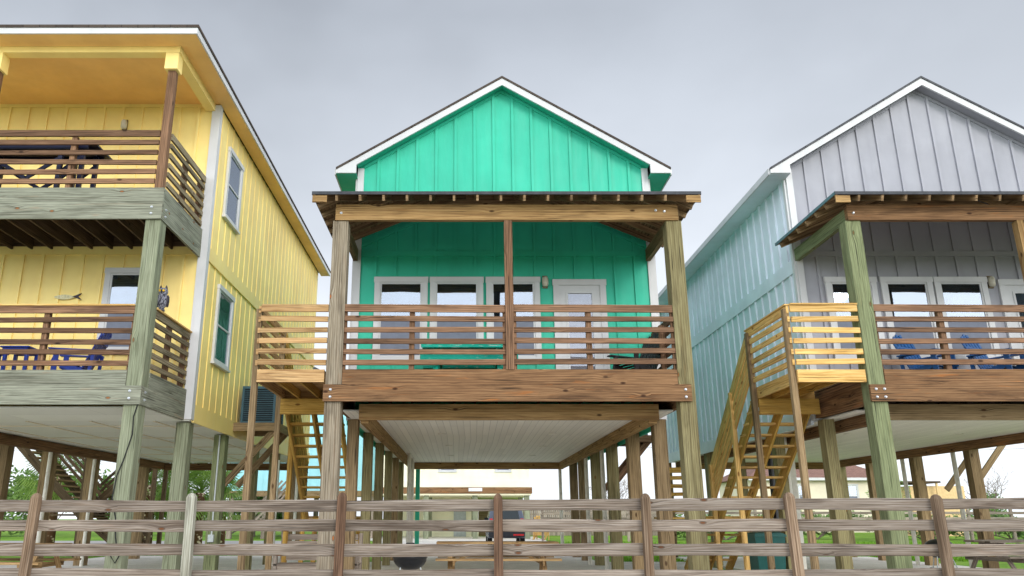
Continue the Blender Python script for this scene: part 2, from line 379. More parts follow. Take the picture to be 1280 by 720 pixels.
slab('concrete_driveway', 'concrete', [(-11.8, 10.5), (-5.0, 10.5), (-5.0, 28), (-11.8, 28)], .06)
slab('road', 'roadmat', [(-60, 40), (-7.5, 40), (-7.5, 47), (-60, 47)], .03)
slab('road', 'roadmat', [(-200, -9), (200, -9), (200, -2), (-200, -2)], .03)

# ------------------------------------------------------------------ house pieces
def front_T(Y): return lambda a, c, b: (a, Y - c, b)        # (along, outward, up)
def right_T(X): return lambda a, c, b: (X + c, a, b)
def left_T(X): return lambda a, c, b: (X - c, a, b)

def battens(mb, a0, a1, zb, zt, openings, step=.406, first=None, w=.055, pr=.034):
    # zb, zt: functions of a
    a = a0 + (first if first is not None else step * .5)
    while a < a1 - .05:
        segs = [(zb(a), zt(a))]
        for (oa, ob, oz0, oz1) in openings:
            if oa - .02 < a < ob + .02:
                ns = []
                for (p, q) in segs:
                    if oz0 > p: ns.append((p, min(q, oz0)))
                    if oz1 < q: ns.append((max(p, oz1), q))
                segs = ns
        for (p, q) in segs:
            if q - p > .05: mb.box(a - w / 2, a + w / 2, -.005, pr + ru(-.002, .002), p, q)
        a += step

def window(parent, T, a0, a1, z0, z1, blind=None, trim='white', screen=True, cw=.11, back='interior'):
    w = MB(T); pr = .056
    w.box(a0, a0 + cw, .004, pr, z0, z1 - cw); w.box(a1 - cw, a1, .004, pr, z0, z1 - cw)
    w.box(a0 - .012, a1 + .012, .004, pr + .012, z1 - cw, z1); w.box(a0 - .02, a1 + .02, .004, pr + .03, z0 - .05, z0)
    w.box(a0 + cw, a1 - cw, .004, pr - .004, z0, z0 + .06)
    wo = w.out('window', trim, parent)
    i0, i1, j0, j1 = a0 + cw, a1 - cw, z0 + .06, z1 - cw; zm = (j0 + j1) / 2; e = .035
    s = MB(T)
    for (p, q, c) in ((zm - .02, j1, .036), (j0, zm + .02, .028)):
        s.box(i0, i0 + e, .006, c, p, q); s.box(i1 - e, i1, .006, c, p, q); s.box(i0 + e, i1 - e, .006, c + .001, q - e, q); s.box(i0 + e, i1 - e, .006, c + .001, p, p + e)
    s.out('sash', trim, wo)
    def pane(nm, mat, p, q, c):
        m = MB(T); m.box(i0 + e - .004, i1 - e + .004, c - .003, c, p, q); return m.out(nm, mat, wo)
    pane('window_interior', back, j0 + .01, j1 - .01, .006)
    if blind:
        m = MB(T); z = j1 - .03
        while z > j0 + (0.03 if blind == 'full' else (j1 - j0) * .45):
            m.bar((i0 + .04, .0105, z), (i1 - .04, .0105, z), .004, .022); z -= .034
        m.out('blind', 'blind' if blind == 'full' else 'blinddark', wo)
    pane('pane', 'glass', zm + .02, j1 - e + .004, .024); pane('pane', 'glass', j0 + e - .004, zm - .014, .019)
    if screen:
        m = MB(T)
        # insect screen: a fine lattice, standing in its aluminium frame
        m.box(i0 + e, i1 - e, .0225, .0245, j0 + e, zm - .02); m.out('insect_screen', 'screen', wo)
    return wo

def door(parent, T, a0, a1, z0, z1, mat='white', lite='doorblind'):
    d = MB(T); cw = .12
    d.box(a0, a0 + cw, .004, .05, z0, z1 - cw); d.box(a1 - cw, a1, .004, .05, z0, z1 - cw); d.box(a0 - .012, a1 + .012, .004, .06, z1 - cw, z1)
    do = d.out('door', mat, parent)
    p = MB(T); i0, i1 = a0 + cw, a1 - cw; g = .17
    p.box(i0, i0 + g, .004, .03, z0, z1 - cw); p.box(i1 - g, i1, .004, .03, z0, z1 - cw); p.box(i0 + g, i1 - g, .004, .03, z1 - cw - g, z1 - cw); p.box(i0 + g, i1 - g, .004, .03, z0, z0 + .28)
    q0, q1, r0, r1 = i0 + g, i1 - g, z0 + .28, z1 - cw - g
    for (x, y) in ((q0 - .04, q0), (q1, q1 + .04)): p.box(x, y, .03, .045, r0 - .04, r1 + .04)
    p.box(q0, q1, .03, .044, r1, r1 + .04); p.box(q0, q1, .03, .044, r0 - .04, r0)
    p.out('door_panel', mat, do)
    m = MB(T); m.box(q0, q1, .005, .009, r0, r1); m.out('blind', lite, do)
    m = MB(T); m.box(q0, q1, .018, .021, r0, r1); m.out('pane', 'glassdoor', do)
    h = MB(T); zk = z0 + 1.0; h.lathe((i0 + .07, .05, zk - .02), [(.0, 0), (.03, .005), (.03, .04), (0, .045)], 10); h.lathe((i0 + .07, .045, zk + .16), [(.0, 0), (.028, .005), (.028, .03), (0, .035)], 10)
    h.out('handle', 'bronze', do)
    return do

def wall_light(parent, T, a, z):
    m = MB(T); m.box(a - .05, a + .05, .004, .03, z - .13, z + .13); o = m.out('wall_light', 'bronze', parent)
    g = MB(T); g.lathe((a, .07, z - .11), [(.0, 0), (.05, .01), (.062, .06), (.064, .16), (.05, .2), (0, .215)], 12); g.out('lamp_glass', 'lamp', o, True)

RAILZ = [(1.00, .125), (.82, .088), (.63, .088), (.44, .088), (.26, .088), (.08, .088)]
def railing(parent, p0, p1, zf, mat, posts=(), endposts=True, cap=None, postmat=None, side=1, ht=.06, dz=0, thick=.04, zs=RAILZ):
    # p0,p1 (x,y); zf floor height at p0, zf+dz at p1
    p0 = Vector((p0[0], p0[1], zf)); p1 = Vector((p1[0], p1[1], zf + dz)); d = p1 - p0; hd = Vector((d.x, d.y, 0)).normalized(); nrm = Vector((-hd.y, hd.x, 0)) * side
    postmat = postmat or mat
    rp = MB(); L = Vector((d.x, d.y, 0)).length
    ends = ([.0, 1.0] if endposts else [])
    ro = bpy.data.objects.new('railing', None); COL.objects.link(ro); ro.parent = parent; ro.empty_display_size = .1
    for k, f in enumerate(ends):
        c = p0 + d * f + nrm * (thick / 2 + .022) + hd * (.02 if f == 0 else -.02)
        rp = MB(); rp.box(c.x - .022, c.x + .022, c.y - .022, c.y + .022, c.z, c.z + 1.05); rp.out('railing_post', postmat, ro)
    for f in posts:
        c = p0 + d * f + nrm * (thick / 2 + .047)
        m = MB(); m.box(c.x - .045, c.x + .045, c.y - .045, c.y + .045, c.z, c.z + 1.06); m.out('railing_post', postmat, ro)
    for (z, h) in zs:
        m = MB(); a = p0 + Vector((0, 0, z + ht)); b = p1 + Vector((0, 0, z + ht)); n = max(1, round((b - a).length / 3.4))
        for i in range(n):
            q0 = a.lerp(b, i / n); q1 = a.lerp(b, (i + 1) / n)
            if i < n - 1: q1 = q1 - (b - a).normalized() * .006
            m.bar(q0, q1, thick, h + ru(-.006, .004), jit=.013)
        m.out('rail', mat, ro)
    if cap:
        m = MB(); m.bar(p0 + Vector((0, 0, zs[0][0] + ht + zs[0][1] / 2 + .014)), p1 + Vector((0, 0, zs[0][0] + ht + zs[0][1] / 2 + .014)), .1, .025); m.out('rail_cap', cap, ro)
    return ro

def bolts(parent, pts, ax='y'):
    for (x, y, z) in pts:
        d = Vector((0, -.018, 0)) if ax == 'y' else Vector((.018, 0, 0)); c = Vector((x, y, z))
        m = MB(); m.tube([c, c + d * .6, c + d, c + d * 1.8], [.024, .023, .012, .011], 8); m.out('bolt_head', 'bolt', parent)

def ac_unit(x0, x1, y0, y1, z, label):
    a = thing('air_conditioner', ((x0 + x1) / 2, (y0 + y1) / 2, z), label, 'air conditioner', 'air conditioners on wall shelves')
    m = MB(); m.box(x0, x1, y0, y1, z, z + .06); m.box(x0, x1, y0, y1, z + .8, z + .86)
    for (x, y) in ((x0, y0), (x1 - .05, y0), (x0, y1 - .05), (x1 - .05, y1 - .05)): m.box(x, x + .05, y, y + .05, z + .06, z + .8)
    m.out('casing', 'acgreen', a)
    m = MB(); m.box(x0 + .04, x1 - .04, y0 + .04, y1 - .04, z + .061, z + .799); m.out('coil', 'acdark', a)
    m = MB(); k = z + .1
    while k < z + .79:
        m.box(x0 + .012, x1 - .012, y0 + .012, y1 - .012, k, k + .016); k += .05
    m.out('louvre', 'acgreen', a)
    m = MB(); m.lathe(((x0 + x1) / 2, (y0 + y1) / 2, z + .86), [(.3, 0), (.3, .02), (.05, .05), (0, .055)], 18); m.out('fan_guard', 'black', a)
    return a

def ac_shelf(parent, X, s, y0, y1, z, wmat='rail'):
    # bracketed shelf off a side wall; s=+1 to the right, -1 to the left
    x1 = X + s * 1.0
    m = MB(); n = 6
    for i in range(n): m.box(min(X + s * .01, x1), max(X + s * .01, x1), y0 + i * (y1 - y0) / n, y0 + (i + 1) * (y1 - y0) / n - .006, z - .04, z)
    so = m.out('shelf', wmat, parent)
    m = MB(); m.box(min(X, x1 + s * .04), max(X, x1 + s * .04), y0 - .045, y0 - .005, z - .18, z - .0); m.box(min(X, x1 + s * .04), max(X, x1 + s * .04), y1 + .005, y1 + .045, z - .18, z); m.box(min(x1, x1 + s * .04), max(x1, x1 + s * .04), y0 - .004, y1 + .004, z - .18, z)
    m.out('shelf_frame', wmat, so)
    for y in (y0 + .05, y1 - .05):
        m = MB(); m.bar((x1 - s * .04, y, z - .12), (X - s * .12, y, z - 1.35), .14, .05, (0, 1, 0)); m.out('brace', wmat, so)

def staircase(parent, x0, x1, y0, zt, zb, run, mat='newdim', smat='newdim', rail_sides=(0,), newel=True, up=None):
    n = round((zt - zb) / .19); st = MB(); dz = (zt - zb) / n; dy = run / n
    def ln(x): return (x, y0, zt - .16), (x, y0 + run, zb - .16 + .02)
    a, b = ln(x0 + .02); st.bar(a, b, .045, .27)
    so = st.out('staircase', smat, parent)
    for x in ((x0 + x1) / 2, x1 - .02):
        m = MB(); a, b = ln(x); m.bar(a, b, .045, .27); m.out('stringer', smat, so)
    for i in range(1, n):
        m = MB(); y = y0 + dy * i; z = zt - dz * i
        m.box(x0 - .015, x1 + .015, y - dy - .01, y - dy + .135, z - .04, z, None); m.box(x0 - .015, x1 + .015, y - dy + .142, y - dy + .285, z - .04, z)
        m.out('tread', mat, so)
    for sd in rail_sides:
        x = x0 - .04 if sd == 0 else x1 + .04
        for (z, h) in RAILZ[:5]:
            m = MB(); m.bar((x, y0, zt + z + .06), (x, y0 + run, zb + z + .06), .04, h); m.out('stair_rail', mat, so)
        for f in (.42, 1.0):
            m = MB(); y = y0 + run * f; z = zt + (zb - zt) * f; xx = x + .066 * (1 if sd == 0 else -1) - (.09 if sd == 0 else -.09)
            m.box(xx - .044, xx + .044, y - .09, y, 0.0, z + 1.08); m.out('newel_post', mat, so)
    return so

def landing(parent, x0, x1, y0, y1, zf, fmat, postmat, rails, capm=None, side_rail=True, rail_ext=None):
    m = MB(); y = y0 + .05; i = 0
    while y < y1 - .02:
        m.box(x0 + .005, x1 - .005, y, y + .135, zf - .035, zf + ru(-.002, .002)); y += .142
    lo = m.out('stair_landing', fmat, parent)
    m = MB(); m.box(x0, x1, y0, y0 + .042, zf - .2, zf + .01); m.box(x0, x0 + .042, y0 + .043, y1 - .043, zf - .2, zf + .01); m.box(x0, x1, y1 - .042, y1, zf - .2, zf + .01); m.out('rim_board', fmat, lo)
    x = x0 + .3
    while x < x1 - .1:
        m = MB(); m.box(x, x + .04, y0 + .05, y1 - .05, zf - .19, zf - .037); m.out('joist', 'newdim', lo); x += .38
    for (x, y) in ((x0 - .055, y0 + .1), (x0 - .055, y1 - .1)):
        m = MB(); m.box(x - .045, x + .05, y - .05, y + .05, 0, zf + 1.07); m.out('landing_post', postmat, lo)
    m = MB(); m.box(x0, x1, y1 - .2, y1 - .155, zf - .5, zf - .21); m.out('ledger', 'newdim', lo)
    return lo

def cottage(xl, P):
    x = lambda r: xl + r
    YF, YW, YB = 12.88, 15.2, 27.2; W = 6.1
    h = thing('stilt_house', (xl + W / 2, YW, 0), P['label'], 'house', 'houses on stilts')
    zE, zA = 8.15, 10.12; xc = x(W / 2); xe0, xe1 = x(-.42), x(W + .42); yr = 14.9
    slope = (10.41 - 8.27) / (xc - xe0)
    zt = lambda X: 10.41 - abs(X - xc) * slope             # top of roof slab
    # --- walls
    T = front_T(YW); fw = MB(T); cb = .13
    wallpoly = [(x(0), YW + .0, 3.1), (x(W), YW, 3.1), (x(W), YW, zt(x(W)) - .14), (xc, YW, 10.41 - .14), (x(0), YW, zt(x(0)) - .14)]
    ops = [(x(a), x(b), z0 - .04, z1) for (a, b, z0, z1) in P['windows']] + [(x(P['door'][0]), x(P['door'][1]), 3.5, 5.92)]
    wb = MB(); wb.poly(wallpoly, (0, .14, 0)); wb.T = T
    battens(wb, x(cb), x(W - cb), lambda a: 3.3, lambda a: 6.42, ops, first=.3)
    battens(wb, x(cb), x(W - cb), lambda a: 6.53, lambda a: zt(a) - .21, ops, first=.3)
    wb.out('front_wall', P['wall'], h)
    m = MB(T); m.box(x(cb) + .001, x(W - cb) - .001, .0, .038, 6.42, 6.53); m.out('band_board', P['wall'], h)
    for r in (0, W - cb):
        m = MB(T); m.box(x(r), x(r + cb), .0, .042, 3.1, zt(x(r if r == 0 else W)) - .16); m.out('corner_board', 'white', h)
    for (X, TT, s) in ((x(0), left_T(x(0)), -1), (x(W), right_T(x(W)), 1)):
        w = MB(); w.box(X, X - s * .14, YW + .142, YB, 3.1, 8.16); w.T = TT
        battens(w, YW + .1, YB - .1, lambda a: 3.32, lambda a: 6.1, P.get('sideops', []), step=.406); battens(w, YW + .1, YB - .1, lambda a: 6.38, lambda a: 8.14, P.get('sideops', []), step=.406)
        w.out('side_wall', P['side'], h)
        m = MB(TT); m.box(YW, YW + .1, .0, .042, 3.1, 8.139); m.out('corner_board', 'white', h)
        m = MB(TT); m.box(YW + .101, YB, .0, .042, 3.02, 3.32); m.box(YW + .101, YB, .0, .04, 6.1, 6.38); m.out('band_board', P['side'], h)
    m = MB(); m.poly([(x(.14), YB - .14, 3.1), (x(W - .14), YB - .14, 3.1), (x(W - .14), YB - .14, zt(x(W)) - .14), (xc, YB - .14, 10.27), (x(.14), YB - .14, zt(x(0)) - .14)], (0, .14, 0)); m.out('back_wall', P['side'], h)
    # --- main roof
    m = MB()
    for (xe, s) in ((xe0, -1), (xe1, 1)):
        d = Vector((xc - xe, 0, 10.41 - 8.27)); 
        m.poly([(xe, yr - .02, 8.27), (xe, YB + .3, 8.27), (xc, YB + .3, 10.41), (xc, yr - .02, 10.41)], Vector((0, 0, -.045)))
    ro = m.out('roof', P['roof'], h)
    for (xe, s) in ((xe0, -1), (xe1, 1)):
        m = MB(); k = .14
        m.poly([(xe, yr, 8.22), (xc, yr, 10.36), (xc, yr, 10.36 - k * 1.12), (x(0) if s < 0 else x(W), yr, zt(x(0)) - .05 - k), (x(0) if s < 0 else x(W), yr, 8.15), (xe, yr, 8.15)], (0, .04, 0))
        m.out('fascia', 'white', ro)
        m = MB(); m.box(xe, xe + s * .03, yr + .042, YB + .3, 8.13, 8.262); m.out('eave_board', 'white', ro)
        wx = x(0) if s < 0 else x(W); d0 = .16
        m = MB(); m.poly([(wx, yr + .042, zt(wx) - d0), (xc, yr + .042, 10.41 - d0), (xc, yr + .042, 10.41 - d0 + .03), (wx, yr + .042, zt(wx) - d0 + .03)], (0, YW - yr - .05, 0)); m.out('rake_soffit', P.get('rake', P['soffit']), ro)
        m = MB(); m.box(min(xe, wx), max(xe, wx), yr + .043, YB + .3, 8.14, 8.158); m.out('soffit', P['soffit'], ro)
    # --- frieze trim along rake on the wall
    for s in (-1, 1):
        m = MB(); wx = x(cb) if s < 0 else x(W - cb); m.poly([(wx, YW - .024, zt(wx) - .17), (xc, YW - .024, 10.24), (xc, YW - .024, 10.24 - .07), (wx, YW - .024, zt(wx) - .24)], (0, .03, 0)); m.out('frieze_board', P['wall'], h)
    # --- windows, door, lamp
    for (a, b, z0, z1) in P['windows']: window(h, T, x(a), x(b), z0, z1, P['blind'])
    door(h, T, x(P['door'][0]), x(P['door'][1]), 3.67, 5.92, 'white', P.get('lite', 'doorblind'))
    wall_light(h, T, x(3.87), 5.87)
    # --- porch: posts, beams
    for r in (-.07, 5.78):
        m = MB(); m.box(x(r), x(r + .265), YF + .02, YF + .285, 0, 6.31); m.out('porch_post', P['posts'][0 if r < 0 else 1], h)
    m = MB(); m.box(x(2.93), x(3.07), YF - .01, YF + .13, 3.42 if False else 3.66, 6.31); m.out('porch_post', P['ctr'], h)
    m = MB(); m.box(x(-.03), x(5.99), YF - .02, YF + .08, 6.312, 6.6); pb = m.out('porch_beam', P['pbeam'], h)
    for r in (-.02, 5.94):
        m = MB(); m.box(x(r), x(r + .09), YF + .082, YW - .03, 6.312, 6.56); m.out('side_beam', P['sidebeam'], h)
    bolts(pb, [(x(.07), YF - .02, 6.44), (x(5.6), YF - .02, 6.49), (x(5.75), YF - .02, 6.47)])
    # --- porch roof (hip)
    e0, e1, ye = x(-.38), x(6.30), 12.5; sl = .43; D = YW - .02 - ye; ze = 6.66; zr = ze + D * sl
    def hip(mb, dz, thk):
        A = (e0, ye, ze + dz); B = (e1, ye, ze + dz); C = (e1, YW - .02, ze + dz); E = (e0, YW - .02, ze + dz); F = (e0 + D, YW - .02, zr + dz); G = (e1 - D, YW - .02, zr + dz)
        for q in ([A, B, G, F], [E, A, F], [B, C, G]): mb.poly(q, (0, 0, thk))
    m = MB(); hip(m, 0, .03); pr = m.out('porch_roof', P['proof'], h)
    m = MB(); hip(m, -.022, .018); m.out('roof_sheathing', 'sheath', pr)
    m = MB(); m.box(e0 - .01, e1 + .01, ye - .012, ye, ze - .022, ze + .034); m.out('drip_edge', 'metaledge', pr); m = MB(); m.box(e0 - .012, e0, ye + .001, YW - .02, ze - .022, ze + .034); m.box(e1, e1 + .012, ye + .001, YW - .02, ze - .022, ze + .034); m.out('drip_edge', P['drip'], pr)
    X = x(.03)
    while X < x(6.05):
        yend = min(YW - .03, ye + min(X - e0, e1 - X)) ; 
        m = MB(); m.bar((X, ye + .02, ze - .075), (X, yend, ze - .075 + (yend - ye - .02) * sl), .04, .1); m.out('rafter', 'sheath', pr); X += .405
    for s in (0, 1):
        ex = e0 if s == 0 else e1; sg = 1 if s == 0 else -1
        Y = ye + .45
        while Y < YW - .05:
            L = min(Y - ye, D)
            m = MB(); m.bar((ex + sg * .02, Y, ze - .075), (ex + sg * L, Y, ze - .075 + (L - .02) * sl), .04, .1); m.out('rafter', 'sheath', pr); Y += .406
        m = MB(); m.bar((ex + sg * .02, ye + .02, ze - .08), (ex + sg * (D - .02), YW - .04, ze - .08 + (D - .04) * sl), .045, .12); m.out('hip_rafter', 'sheath', pr)
        m = MB(); m.box(ex + sg * .0 if s == 0 else ex - .25, ex + .25 if s == 0 else ex, ye + .002, ye + .03, ze - .16, ze - .036); m.out('eave_return', 'porchbeam', pr)
    m = MB(); m.poly([(e0 + D - .95, YW - .04, zr - .5), (e1 - D + .95, YW - .04, zr - .5), (e1 - D, YW - .04, zr - .06), (e0 + D, YW - .04, zr - .06)], (0, -.035, 0)); m.out('ledger', 'sheath', pr)
    m = MB(); m.poly([(x(.02), YW - .03, 6.62), (e0 + D, YW - .03, zr - .06), (e0 + D, YW - .03, zr - .14), (x(.02), YW - .03, 6.54)], (0, .028, 0)); m.out('frieze_board', P['wall'], h); m = MB(); m.poly([(x(W - .02), YW - .03, 6.62), (e1 - D, YW - .03, zr - .06), (e1 - D, YW - .03, zr - .14), (x(W - .02), YW - .03, 6.54)], (0, .028, 0)); m.out('frieze_board', P['wall'], h)
    # --- deck
    m = MB(); y = YF + .06
    while y < YW - .05:
        m.box(x(.02), x(5.98), y, min(y + .137, YW - .04), 3.625, 3.66 + ru(-.002, .002)); y += .143
    dk = m.out('deck', 'deckboard', h)
    m = MB(); m.box(x(.205), x(5.77), YF + .01, YF + .055, 3.412, 3.668); m.out('deck_fascia', P['dfas'], dk)
    m = MB(); m.box(x(-.09), x(5.97), YF - .04, YF + .012, 3.13, 3.408); m.out('deck_beam', P['dbeam'], dk)
    for r in (.0, 5.9):
        m = MB(); m.box(x(r), x(r + .1), YF + .3, YW - .0, 3.13, 3.6); m.out('deck_beam', P['dbeam'], dk)
    bolts(dk, [(x(a), YF - .04, z) for a in (.03, 5.87) for z in (3.2, 3.32)] if not P.get('bolt4') else [(x(a), YF - .04, z) for a in (.0, .14) for z in (3.2, 3.33)])
    X = x(.4)
    while X < x(5.8):
        m = MB(); m.box(X, X + .04, YF + .06, YW, 3.42, 3.62); m.out('joist', 'darkwood', dk); X += .406
    m = MB(); m.box(x(.40), x(5.62), 13.70, 13.79, 2.93, 3.2); m.out('girder', 'porchbeam' if P['pbeam'] == 'porchbeam' else 'pier', dk)
    # --- railings
    for (a, b, f) in ((.2, 2.925, .42), (3.075, 5.775, .47)):
        railing(h, (x(a), YF + .05), (x(b), YF + .05), 3.66, P['railm'], posts=(f,), thick=.04)
    if P.get('leftrail', True): pass
    railing(h, (x(5.95), YF + .3), (x(5.95), YW - .05), 3.66, P['railm'], posts=(.5,), side=1)
    # --- carport: ceiling, beams, piers, lights, pipes
    m = MB(); m.raw([(x(.105), 13.8, 3.09), (x(W - .205), 13.8, 3.09), (x(W - .005), YB, 3.09), (x(.005), YB, 3.09), (x(.105), 13.8, 3.115), (x(W - .205), 13.8, 3.115), (x(W - .005), YB, 3.115), (x(.005), YB, 3.115)], [(0, 1, 2, 3), (7, 6, 5, 4), (0, 4, 5, 1), (1, 5, 6, 2), (2, 6, 7, 3), (3, 7, 4, 0)])
    n0 = [(q[1], q[0]) for q in ((x(0), 13.8), (x(W), 13.8), (x(W), YB), (x(0), YB))]; m.u[0:4] = n0
    ce = m.out('carport_ceiling', 'ceil', h)
    for r in (.42, 5.46):
        m = MB(); m.box(x(r), x(r + .14), 13.792, YB - .16, 2.88, 3.088); m.out('carport_beam', 'porchbeam' if P['pbeam'] == 'porchbeam' else 'beam', h)
    m = MB(); m.box(x(.42), x(5.6), YB - .158, YB - .02, 2.87, 3.087); m.out('carport_beam', 'porchbeam', h)
    for (r, yy) in ((1.75, 17.6), (4.2, 17.6), (1.85, 20.6), (4.3, 20.8), (1.85, 24), (4.3, 24)):
        m = MB(); m.lathe((x(r), yy, 3.07), [(.09, 0), (.1, .018)], 18); m.out('ceiling_light', 'pvc', ce)
    ys = (15.06, 17.5, 20.0, 22.5, 25.0, 27.05)
    for i, yy in enumerate(ys):
        for r in (.03, 5.81):
            w = (.25 if r > 1 else .19) + ru(-.02, .02); m = MB(); m.box(x(r), x(r) + w, yy - .12, yy + .13, 0, 3.088); m.out('pier', random.choice(P['piers']), h)
    for (r, yy) in P['pipes']:
        m = MB(); m.tube([(x(r), yy, 0.05), (x(r), yy, 3.08)], .055, 10); m.out('pipe', 'pvc', h)
    return h

# ------------------------------------------------------------------ teal house
XT = -2.2
teal = cottage(XT, dict(label='teal board and batten stilt house with white gable trim, in the middle', wall='teal', side='teal', soffit='tealtrim', roof='shingle', proof='shinglegrey', drip='metaledge',
    windows=[(.43, 1.50, 4.27, 5.97), (1.55, 2.62, 4.27, 5.97), (2.68, 3.76, 4.27, 5.97)], door=(4.03, 5.09), blind=None, posts=('postgrey', 'post'), ctr='rail', pbeam='porchbeam', sidebeam='pier',
    dfas='beam', dbeam='beam', railm='rail', piers=['pier', 'pier', 'post'], pipes=((.62, 25.4), (5.75, 20.35), (5.72, 22.85), (5.5, 27.2), (.68, 23))))
zl = 3.66
lo = landing(teal, XT - 1.22, XT - .1, 12.92, 14.95, zl, 'newmid', 'pier', None)
railing(teal, (XT - 1.22, 12.93), (XT - .08, 12.93), zl, 'newmid', endposts=False)
staircase(teal, XT - 1.2, XT - .15, 14.95, zl, 1.35, 2.85, 'newdim', 'newdim', (0,))
one('stair_platform', 'newdim', lambda m: (m.box(XT - 1.3, XT - .1, 17.8, 19.1, 1.29, 1.33), m.box(XT - 1.3, XT - .1, 17.78, 17.82, 1.08, 1.288), m.box(XT - 1.26, XT - 1.17, 18.9, 19.0, 0, 1.29), m.box(XT - .25, XT - .16, 18.9, 19.0, 0, 1.29), m.box(XT - .25, XT - .16, 17.9, 18.0, 0, 1.29)), teal)
railing(teal, (XT - 1.25, 14.95), (XT - 1.25, 12.95), zl, 'newmid', endposts=False, side=-1)
ac_shelf(teal, XT + 6.1, 1, 20.6, 21.7, 3.35)
one('downspout', 'tealtrim', lambda m: m.box(XT + .62, XT + .76, 27.25, 27.38, .06, 3.1), teal)

# ------------------------------------------------------------------ grey house
XG = 6.80
grey = cottage(XG, dict(label='grey stilt house with aqua side wall and yellow timber stairs, at the right', wall='gray', side='aqua', soffit='aqua', rake='gray', roof='shinglegrey', proof='shinglegrey', drip='edgeteal',
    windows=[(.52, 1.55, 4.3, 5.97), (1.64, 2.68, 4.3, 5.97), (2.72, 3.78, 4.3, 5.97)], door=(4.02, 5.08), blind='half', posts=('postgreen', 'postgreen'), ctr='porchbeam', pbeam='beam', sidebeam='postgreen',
    dfas='beam', dbeam='beam', railm='rail', piers=['pier', 'post', 'pier'], pipes=((5.72, 20.4), (5.72, 22.8), (.36, 17.7)), bolt4=True, lite='interior'))
landing(grey, XG - 1.22, XG - .09, 12.92, 14.95, zl, 'newwood', 'pier', None)
railing(grey, (XG - 1.22, 12.93), (XG - .08, 12.93), zl, 'newwood', endposts=False, cap='newwood')
railing(grey, (XG - 1.25, 14.95), (XG - 1.25, 12.95), zl, 'newwood', endposts=False, side=-1, cap='newwood')
staircase(grey, XG - 1.2, XG - .12, 14.95, zl, 1.35, 2.95, 'newwood', 'newdim', (0,))
so = one('stair_platform', 'newwood', lambda m: (m.box(XG - 1.3, XG - .1, 17.9, 19.2, 1.29, 1.33), m.box(XG - 1.3, XG - .1, 17.86, 17.9, 1.02, 1.3), m.box(XG - 1.26, XG - 1.17, 19.0, 19.1, 0, 1.29), m.box(XG - .25, XG - .16, 19.0, 19.1, 0, 1.29), m.box(XG - .25, XG - .16, 18.0, 18.1, 0, 1.29)), grey)
staircase(grey, XG - 1.2, XG - .12, 19.2, 1.33, .12, 1.7, 'newwood', 'newdim', ())
railing(grey, (XG - 2.2, 19.15), (XG - 1.3, 19.15), 1.33, 'newdim', endposts=True)
one('lower_platform', 'newdim', lambda m: (m.box(XG - 2.3, XG - 1.31, 17.9, 19.2, 1.27, 1.31), m.box(XG - 2.25, XG - 2.16, 19.0, 19.09, 0, 1.27), m.box(XG - 2.25, XG - 2.16, 18.0, 18.09, 0, 1.27)), grey)
one('pipe_chase', 'pvc', lambda m: m.box(XG + .8, XG + 1.04, 18.9, 19.1, .05, 3.088), grey)
one('vent_pipe', 'black', lambda m: m.tube([(XG + .35, 18.6, .05), (XG + .35, 18.6, 3.0)], .07, 10), grey)
ac_shelf(grey, XG + 6.1, 1, 20.2, 21.4, 3.35, 'pier')

# ------------------------------------------------------------------ yellow house
xl, xr, YW, YF = -11.4, -5.22, 15.1, 12.95; YB = 27.1
yel = thing('stilt_house', (-8.3, 15.1, 0), 'two storey yellow stilt house with two stacked decks, at the left', 'house', 'houses on stilts')
T = front_T(YW); cb = .14
ops = [(-7.18, -6.1, 4.42, 6.13)]
m = MB(); m.box(xl, xr, YW, YW + .14, 3.1, 9.85); m.T = T
battens(m, xl + cb, xr - cb, lambda a: 3.6, lambda a: 6.42, ops, first=.33); battens(m, xl + cb, xr - cb, lambda a: 6.95, lambda a: 9.78, ops, first=.33)
m.out('front_wall', 'yellow', yel)
m = MB(T); m.box(xl + cb, xr - cb, 0, .038, 6.42, 6.6); m.box(xl + cb, xr - cb, 0, .038, 9.76, 9.83); m.out('band_board', 'yellow', yel)
m = MB(T); m.box(xr - cb, xr + .042, 0, .042, 3.1, 9.805); m.out('corner_board', 'white', yel)
TR = right_T(xr); sw = [(15.9, 17.0, 7.62, 9.24), (16.02, 17.15, 4.42, 6.08)]
m = MB(); m.box(xr - .14, xr, YW + .142, YB, 3.1, 9.805); m.T = TR
battens(m, YW + .1, YB, lambda a: 3.4, lambda a: 6.34, sw, step=.406, w=.06, pr=.013); battens(m, YW + .1, YB, lambda a: 6.62, lambda a: 9.804, sw, step=.406, w=.06, pr=.013)
m.out('side_wall', 'yellow', yel)
m = MB(TR); m.box(YW, YW + .12, .0, .0415, 3.1, 9.805); m.out('corner_board', 'white', yel)
m = MB(TR); m.box(YW + .121, YB, 0, .042, 3.06, 3.4); m.box(YW + .121, YB, 0, .04, 6.34, 6.62); m.out('band_board', 'yellowtrim', yel)
m = MB(); m.box(xl, xl + .14, YW + .142, YB, 3.1, 9.72); m.box(xl + .142, xr - .142, YB - .14, YB, 3.1, 9.72); m.out('back_wall', 'yellow', yel)
for (a, b, z0, z1) in sw: window(yel, TR, a, b, z0, z1, 'full' if z0 < 5 else None, cw=.1, screen=False)
window(yel, T, *ops[0], blind='half')
wall_light(yel, T, -7.2, 9.33)
